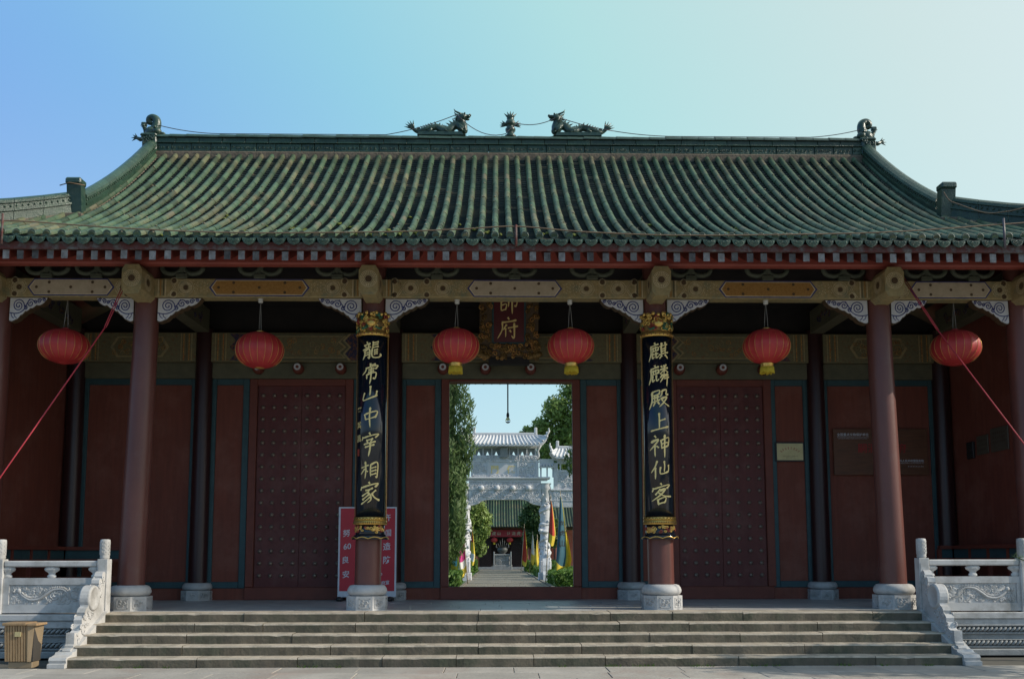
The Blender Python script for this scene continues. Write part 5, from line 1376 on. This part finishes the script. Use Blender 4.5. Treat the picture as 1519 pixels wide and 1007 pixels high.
def tiled(parent, x0, x1, z0, z1, dep, tip, name='tiled_roof'):
    """little marble roof: ridge at z1, eave at z0, upturned ends"""
    b = MB(); xc, hw = (x0+x1)/2, (x1-x0)/2
    def eave(x):
        t = abs(x-xc)/hw; return z0+tip*max(0, (t-.72)/.28)**2
    n = 40
    for fs in (-1, 1):
        vs = []
        for i in range(n+1):
            x = x0+(x1-x0)*i/n; rx = xc+(x-xc)*.80
            for t in (0, .5, 1):
                zz = z1+(eave(x)-z1)*(t**.8); vs.append((rx+(x-rx)*t, ya+fs*(.1+(dep-.1)*t), zz))
                vs.append((rx+(x-rx)*t, ya+fs*(.1+(dep-.1)*t), zz-.10))
        for i in range(n):
            for k in range(2):
                a = i*6+k*2; b.add([vs[a], vs[a+6], vs[a+8], vs[a+2]], [(0, 1, 2, 3)]); b.add([vs[a+1], vs[a+7], vs[a+9], vs[a+3]], [(3, 2, 1, 0)])
            b.add([vs[i*6+4], vs[i*6+10], vs[i*6+11], vs[i*6+5]], [(0, 1, 2, 3)])
        m_ = int(2*hw/.24)
        for i in range(m_+1):
            x = x0+.06+(x1-x0-.12)*i/m_; rx = xc+(x-xc)*.80
            b.tube([(rx+(x-rx)*t, ya+fs*(.1+(dep-.08)*t), z1+(eave(x)-z1)*(t**.8)+.02) for t in (0, .3, .6, .85, 1.0)], .055, 6)
    b.box(xc-hw*.72, xc+hw*.72, ya-.12, ya+.12, z1-.05, z1+.20, 0, .03)
    for s in (-1, 1):
        x = xc+s*hw*.72; b.box(x-.09, x+.09, ya-.12, ya+.12, z1-.05, z1+.52, 0, .03)
        b.tube([(x, ya, z1+.05), (xc+s*hw*.85, ya-.25, z1-.18), (xc+s*hw*.95, ya-.5, eave(xc+s*hw*.95)+.12), (xc+s*hw*1.03, ya-dep, eave(xc+s*hw)+.30)], [.10, .10, .09, .05], 7)
        for k in range(4): b.ball((xc+s*hw*(.88+.045*k), ya-.35-.1*k, eave(xc+s*hw*(.88+.045*k))+.24+.03*k), .05, .05, .07, 6, 5)
    return b.build(name, 'archplain', parent)
tiled(arch, AX-2.62, AX+2.62, 7.62, 8.22, .75, .55)
b = MB()                                                     # pierced gallery under the upper roof
b.box(AX-1.95, AX+1.95, ya-.18, ya+.18, 7.45, 7.66)
for k in range(8):
    x = AX-1.87+k*.534; b.box(x-.045, x+.045, ya-.16, ya+.16, 7.02, 7.449)
for k in range(7):
    x = AX-1.87+.267+k*.534
    for s in (-1, 1): b.prism([(x+s*.222, 7.021), (x+s*.10, 7.021), (x+s*.10, 7.05), (x+s*.05, 7.16), (x+s*.02, 7.24), (x, 7.26), (x, 7.447), (x+s*.222, 7.447)], ya-.10, ya+.10, 'y', 1)
b.box(AX-1.95, AX+1.95, ya-.2, ya+.2, 6.68, 7.018); curls(b, AX-1.9, AX+1.9, 6.74, 6.96, ya-.21, 40, .07, .12, 3)
for s in (-1, 1): b.tube([(AX+s*1.9, ya, 6.7), (AX+s*2.05, ya-.1, 7.0), (AX+s*2.0, ya-.2, 7.3), (AX+s*2.2, ya-.3, 7.6)], [.12, .10, .08, .05], 7)
b.build('gallery', ['archmarble', 'marblegrey'], arch)
b = MB(); b.box(AX-.27, AX+.17, ya-.42, ya-.34, 6.85, 7.62, 0, .02); vp = b.build('upright_tablet', 'marblegrey', arch)
b = MB(); b.box(AX-2.05, AX+2.05, ya-.16, ya+.16, 5.70, 6.67); b.box(AX-2.1, AX+2.1, ya-.2, ya+.2, 6.60, 6.679)
for x in (-2.02, -1.02, .80, 1.95): b.box(AX+x-.06, AX+x+.06, ya-.2, ya-.158, 5.72, 6.6)
curls(b, AX-1.85, AX-1.15, 5.85, 6.5, ya-.17, 16, .08, .16, 5); curls(b, AX+.95, AX+1.8, 5.85, 6.5, ya-.17, 18, .08, .16, 6)
tb = b.build('title_panel', 'archplain', arch)
b = MB()
write(b, '門', lambda u, w: (AX-.62+u, ya-.166, 6.14+w), .52, .02); write(b, '僊', lambda u, w: (AX+.38+u, ya-.166, 6.14+w), .52, .02)
b.build('lettering', 'goldflat', tb)
b = MB(); curls(b, AX-2.0, AX+2.0, 5.70, 5.80, ya-.24, 40, .05, .09, 7); b.box(AX-2.75, AX+2.75, ya-.36, ya+.36, 5.56, 5.68, 0, .03); b.box(AX-2.6, AX+2.6, ya-.28, ya+.28, 5.47, 5.558, 0, .02); b.build('cornice', 'archplain', arch)
b = MB()
P = [(-2.2, 5.46), (-2.2, 3.95), (-1.95, 3.97), (-1.62, 4.06), (-1.40, 4.22), (-1.12, 4.30), (1.12, 4.30), (1.40, 4.22), (1.62, 4.06), (1.95, 3.97), (2.2, 3.95), (2.2, 5.46)]
b.prism([(AX+u, v) for u, v in P], ya-.22, ya+.22, 'y')
b.box(AX-2.2, AX+2.2, ya-.26, ya-.218, 4.92, 4.98); b.box(AX-2.2, AX+2.2, ya-.26, ya-.218, 5.38, 5.455)
curls(b, AX-2.1, AX+2.1, 5.02, 5.34, ya-.23, 70, .09, .17, 8); curls(b, AX-2.0, AX+2.0, 4.42, 4.86, ya-.23, 70, .09, .17, 9)
for s in (-1, 1): curls(b, *sorted((AX+s*1.55, AX+s*2.1)), 4.1, 4.4, ya-.23, 14, .08, .14, 10)
b.build('carved_lintel', 'archmarble', arch)
for k in range(4):
    b = MB(); b.lathe(0, 0, [(.13, 0), (.17, .05), (.17, .14), (.13, .2), (.02, .21)], 14); b.v = [(AX-1.43+k*.955+x, ya-.25-z, 5.0+y) for x, y, z in b.v]; b.build('stone_peg', 'archplain', arch)
for s in (-1, 1):
    def X(u, w): return sorted((AX+s*u, AX+s*w))
    # narrow bay over each inner column
    b = MB(); b.box(*X(2.12, 2.98), ya-.14, ya+.14, 6.30, 6.80); b.box(*X(2.15, 2.24), ya-.14, ya+.14, 5.69, 6.298); b.box(*X(2.54, 2.62), ya-.14, ya+.14, 5.69, 6.298); b.box(*X(2.9, 3.0), ya-.14, ya+.14, 5.69, 6.298)
    for k in range(5):
        x = AX+s*(2.16+.19*k); b.tube([(x, ya-.12, 6.44), (x, ya-.32, 6.32)], .06, 6)
    b.box(*X(2.08, 3.02), ya-.30, ya-.13, 6.24, 6.31); b.build('side_gallery', 'archplain', arch)
    # outer bay
    xo0, xo1 = AX+s*3.02, AX+s*5.6
    r_ = tiled(arch, min(AX+s*2.75, AX+s*6.1), max(AX+s*2.75, AX+s*6.1), 6.85, 7.40, .7, .42)
    b = MB(); b.box(*X(2.98, 3.22), ya-.2, ya+.2, 3.9, 6.55); b.box(*X(3.2, 5.6), ya-.16, ya+.16, 6.5, 6.8)
    for k in range(5): b.box(*X(3.35+.52*k, 3.43+.52*k), ya-.14, ya+.14, 6.12, 6.498)
    b.box(*X(3.2, 5.6), ya-.16, ya+.16, 5.95, 6.118)
    b.box(*X(3.2, 5.6), ya-.15, ya+.15, 4.95, 5.948); curls(b, *X(3.3, 5.5), 5.05, 5.85, ya-.16, 46, .09, .19, 12)
    b.box(*X(2.75, 5.75), ya-.26, ya+.26, 4.84, 4.948, 0, .02)
    b.box(*X(2.75, 5.6), ya-.18, ya+.18, 3.85, 4.838); curls(b, *X(2.9, 5.5), 4.4, 4.78, ya-.19, 40, .08, .15, 13); b.box(*X(2.75, 5.6), ya-.21, ya-.178, 4.22, 4.28)
    b.build('outer_bay', 'archmarble', arch)

# ------------------------------------------------------------------ flags
def flag(label, x, y, z0, z1, w, s, bands, edge, ch=None, mark=None):
    """pennant hanging from a leaning pole; s=+1 flies towards +x"""
    root = thing('flag', label, 'flag', (x, y, -.55), 'festival flags along the courtyard path')
    b = MB(); lean = .10*s; b.tube([(x-lean*3, y, -.56), (x, y, z1+.12)], [.026, .016], 6); b.spike((x, y, z1+.12), (x, y, z1+.34), .03); b.build('pole', 'cartwhite', root)
    n, k = 18, 8; b = MB(); V = []
    for i in range(n+1):
        t = i/n; z = z1-(z1-z0)*t; wd = w*(.04+.96*t**.8)*(1-.35*max(0, t-.75)/.25)
        for j in range(k+1):
            u = j/k; px = x-lean*(z1-z)*.75
            V.append((px+s*wd*u, y-.03+.13*math.sin(u*5+t*1.3+x*3)*(.3+t), z-.30*u*(1-u)*2*t-.25*u*t))
    def mi(i, j):
        if j == k-1 or (i > n-3): return len(bands)
        return min(int(i/n*len(bands)), len(bands)-1)
    for i in range(n):
        for j in range(k): a = i*(k+1)+j; b.add([V[a], V[a+1], V[a+k+2], V[a+k+1]], [(0, 1, 2, 3)], mi(i, j), True)
    c = b.build('cloth', bands+[edge], root)
    if mark:
        b = MB(); r = random.Random(int(x*10))
        for q in range(3):
            cz = z1-(z1-z0)*(.34+.14*q); cxp = x-lean*(z1-cz)*.75+s*w*.22*(1.0+.25*q)
            write(b, mark[q], lambda u, v, e=0: (cxp+u, y-.16, cz+v-.1), .26+.05*q, .01)
        b.build('lettering', 'ink', root)
flag('cyan, white and yellow flag left of the path', -2.55, 32.2, .0, 2.75, .46, 1, ['flagcyan', 'flagyellow', 'flagcyan', 'flagyellow'], 'flagyellow')
flag('white flag with yellow edge hanging at the left jamb of the doorway view', -2.78, 32.6, .2, 2.3, .4, -1, ['flagwhite', 'flagyellow', 'flagcyan'], 'flagyellow')
flag('magenta flag with yellow edge left of the path', -2.16, 32.8, .1, 3.25, .46, -1, ['flagmagenta', 'flagmagenta', 'flagmagenta', 'flagwhite'], 'flagyellow')
flag('yellow and white flag hanging just right of the left archway column', -2.02, 47, .55, 2.6, .42, 1, ['flagred', 'flagyellow', 'flagwhite'], 'flagyellow')
flag('red flag with yellow tip right of the right archway column', 2.52, 32.4, 1.7, 3.8, .46, 1, ['flagred', 'flagred', 'flagred', 'flagyellow'], 'flagyellow')
flag('large blue flag with dark writing at the right of the doorway view', 3.0, 32, .2, 4.0, .72, 1, ['flagblue', 'flagblue', 'flagblue'], 'flagyellow', mark='龙虎山')
flag('yellow flag at the right jamb of the doorway view', 3.35, 33.2, .5, 2.2, .5, 1, ['flagyellow', 'flagyellow'], 'flagyellow')
flag('orange red flag with yellow edge in front of the far hall', 2.0, 62, .3, 3.3, .55, 1, ['flagred', 'flagred', 'flagred'], 'flagyellow')
flag('white flag beside the orange red flag in front of the far hall', 2.75, 63, .4, 2.7, .42, 1, ['flagwhite', 'flagwhite', 'flagyellow'], 'flagyellow')
flag('yellow flag just left of the right archway column', 2.35, 45, .5, 2.0, .3, -1, ['flagyellow', 'flagyellow'], 'flagyellow')
flag('small red and blue flag behind the right archway column', 2.85, 41.6, .3, 1.3, .4, 1, ['flagred', 'flagblue'], 'flagwhite')

# ------------------------------------------------------------------ far hall
fh = thing('far_hall', 'small red hall with dark green tiled roof at the far end of the path', 'building', (.2, 85, -.3)); X0, yh = .2, 85.0
b = MB(); b.box(-9, 9.4, yh-1.6, yh+8, -.6, -.28); b.box(-2.6, 3.0, yh-2.0, yh-1.61, -.6, -.38); b.build('podium', 'marblegrey', fh)
b = MB(); b.box(-8, -2.25, yh, yh+.3, -.28, 4.0); b.box(2.65, 8.4, yh, yh+.3, -.28, 4.0); b.box(-2.25, 2.65, yh, yh+.3, 3.25, 4.0); b.build('wall', 'wallred', fh)
b = MB(); b.box(-8, 8.4, yh+6, yh+6.3, -.28, 4.5); b.build('wall', 'dark', fh)
for x0, x1 in ((-2.22, -.95), (1.2, 2.62)):
    b = MB(); b.box(x0, x1, yh+.04, yh+.12, -.27, 3.24)
    k = x0+.06
    while k < x1-.05: b.box(k, k+.06, yh+.0, yh+.038, -.1, 3.1); k += .14
    b.build('lattice_door', 'columnback', fh)
for x in (-2.6, 3.0, -5.6, 6.0):
    b = MB(); b.lathe(x, yh-1.0, [(.18, -.27), (.17, 4.1)], 14); b.build('column', 'column', fh)
b = MB(); b.box(-8, 8.4, yh-1.1, yh-.9, 3.70, 4.05); b.build('beam', 'olivedull', fh)
b = MB(); n = 14
def zf(t): return 4.0+3.3*(.7*t+.3*t*t)
for i in range(n):
    t0, t1 = i/n, (i+1)/n
    for sgn, yy0 in ((1, yh-2.0), (-1, yh+8.0)):
        ya0, ya1 = yy0+sgn*5*t0, yy0+sgn*5*t1
        b.add([(-8.6, ya0, zf(t0)), (9.0, ya0, zf(t0)), (9.0, ya1, zf(t1)), (-8.6, ya1, zf(t1))], [(0, 1, 2, 3)])
        b.add([(-8.6, ya0, zf(t0)-.12), (9.0, ya0, zf(t0)-.12), (9.0, ya1, zf(t1)-.12), (-8.6, ya1, zf(t1)-.12)], [(3, 2, 1, 0)], 1)
x = -8.5
rf = b.build('roof', ['pandark', 'redpaint'], fh)
b = MB()
while x < 9:
    b.tube([(x, yh-2.03+5*t, zf(t)+.03) for t in [q/8 for q in range(9)]], .085, 7); x += .30
b.build('barrel_tiles', 'tile', rf)
for k, y in enumerate((46, 53, 60, 67, 74)): tree('cypress_tree', 'dark cypress in the row shading the path from the right', 'tree', 8.2+.4*(k % 2), y, 2, [(8.2, y, 2.5, 1.0), (8.2, y, 4.5, .95), (8.3, y, 6.3, .75), (8.2, y, 7.8, .5)], 2500, .2, 'leafcypress', 80+k, group='cypress row right of the path')
b = MB(); b.box(-8.6, 9.0, yh+2.85, yh+3.15, 7.2, 7.7, 0, .05); b.build('ridge', 'ridgetile', rf)
root = thing('banner', 'red banner with pale characters strung under the eaves of the far hall', 'banner', (.6, yh-1.3, 3.0))
b = MB(); b.box(-2.75, 4.0, yh-1.31, yh-1.29, 2.96, 3.74); b.build('cloth', 'bannerred', root)
b = MB()
for i, ch in enumerate('游龙虎山　让龙虎山'):
    if ch != '　': write(b, ch, lambda u, w, i=i: (-1.72+i*.535+u, yh-1.318, 3.34+w), .42, .02)
b.build('lettering', 'cartwhite', root)
for x, lab in ((-.62, 'left of the two small red lanterns at the far hall door'), (1.08, 'right of the two small red lanterns at the far hall door')):
    root = thing('red_lantern', lab, 'lantern', (x, yh-1.2, 2.5), 'small lanterns of the far hall')
    b = MB(); b.ball((x, yh-1.2, 2.62), .36, .36, .27, 16, 10); b.build('lantern_body', 'lanternred', root)
    b = MB(); b.lathe(x, yh-1.2, [(.12, 2.15), (.12, 2.36)], 10); b.build('tassel', 'tasselyellow', root)
    b = MB(); b.tube([(x, yh-1.2, 2.87), (x, yh-1.2, 3.7)], .015, 4); b.build('cord', 'cordgrey', root)
root = thing('incense_burner', 'dark bronze incense burner with raised ornaments on a pale stone stand before the far hall', 'incense burner', (.25, 80, -.5))
b = MB(); b.box(-.75, 1.25, 79.5, 80.5, -.56, .0, 0, .04); b.box(-.5, 1.0, 79.6, 80.4, .0, .95, 0, .04); b.box(-.65, 1.15, 79.5, 80.5, .951, 1.1, 0, .03)
for x in (-.62, 1.12): b.box(x-.07, x+.07, 79.42, 79.55, .0, 1.35, 0, .02)
curls(b, -.4, .9, .1, .85, 79.59, 30, .08, .15, 3); b.build('stone_stand', 'marblegrey', root)
b = MB(); b.lathe(.25, 80, [(.25, 1.1), (.30, 1.2), (.5, 1.4), (.55, 1.6), (.42, 1.75), (.46, 1.8)], 18)
for s in (-1, 1): b.tube([(.25+s*.45, 80, 1.65), (.25+s*.66, 80, 1.85), (.25+s*.6, 80, 2.15)], [.06, .05, .03], 6)
for k in range(5): b.spike((.25+(k-2)*.14, 80, 1.75), (.25+(k-2)*.25, 80, 2.3+.25*(2-abs(k-2))), .05)
b.build('bowl', 'bronze', root)

# greenery just right of the frame: a pine shrub whose tip shows, and the tree that shades the right end of the plaza
root = thing('pine_shrub', 'pine shrub reaching in at the right edge, in front of the balustrade', 'shrub', (8.9, -1.5, GZ))
b = MB(); limb(b, (8.9, -1.5, GZ), (8.8, -1.4, .5), .06, .04, 3); limb(b, (8.8, -1.4, .45), (8.0, -1.2, .86), .03, .008, 4); limb(b, (8.8, -1.4, .5), (9.2, -1.5, 1.2), .03, .01, 5); b.build('trunk', 'bark', root)
b = MB(); r = random.Random(5)
for cx_, cy_, cz_, n in ((8.02, -1.2, .86, 60), (8.2, -1.24, .8, 60), (8.5, -1.3, .75, 90), (9.2, -1.5, 1.25, 200), (8.9, -1.4, .8, 200)):
    for k in range(n):
        d = Vector((r.gauss(0, 1), r.gauss(0, 1), r.gauss(.3, 1))).normalized(); p = Vector((cx_, cy_, cz_))+Vector((r.gauss(0, .05), r.gauss(0, .04), r.gauss(0, .03)))
        q = p+d*r.uniform(.06, .13); w = d.orthogonal().normalized()*.003; b.add([p-w, p+w, q], [(0, 1, 2)], 0)
b.build('needles', 'leafcypress', root)
tree('leafy_tree', 'leafy tree right of the frame shading the end of the plaza', 'tree', 13.6, -4.4, 2.6, [(13.2, -3.9, 4.1, 1.0), (14.3, -4.1, 4.6, 1.0), (12.5, -3.5, 3.9, .6), (13.7, -4.3, 5.3, .9)], 1500, .16, 'leafbroad', 91, tr=.14, shell=.2)
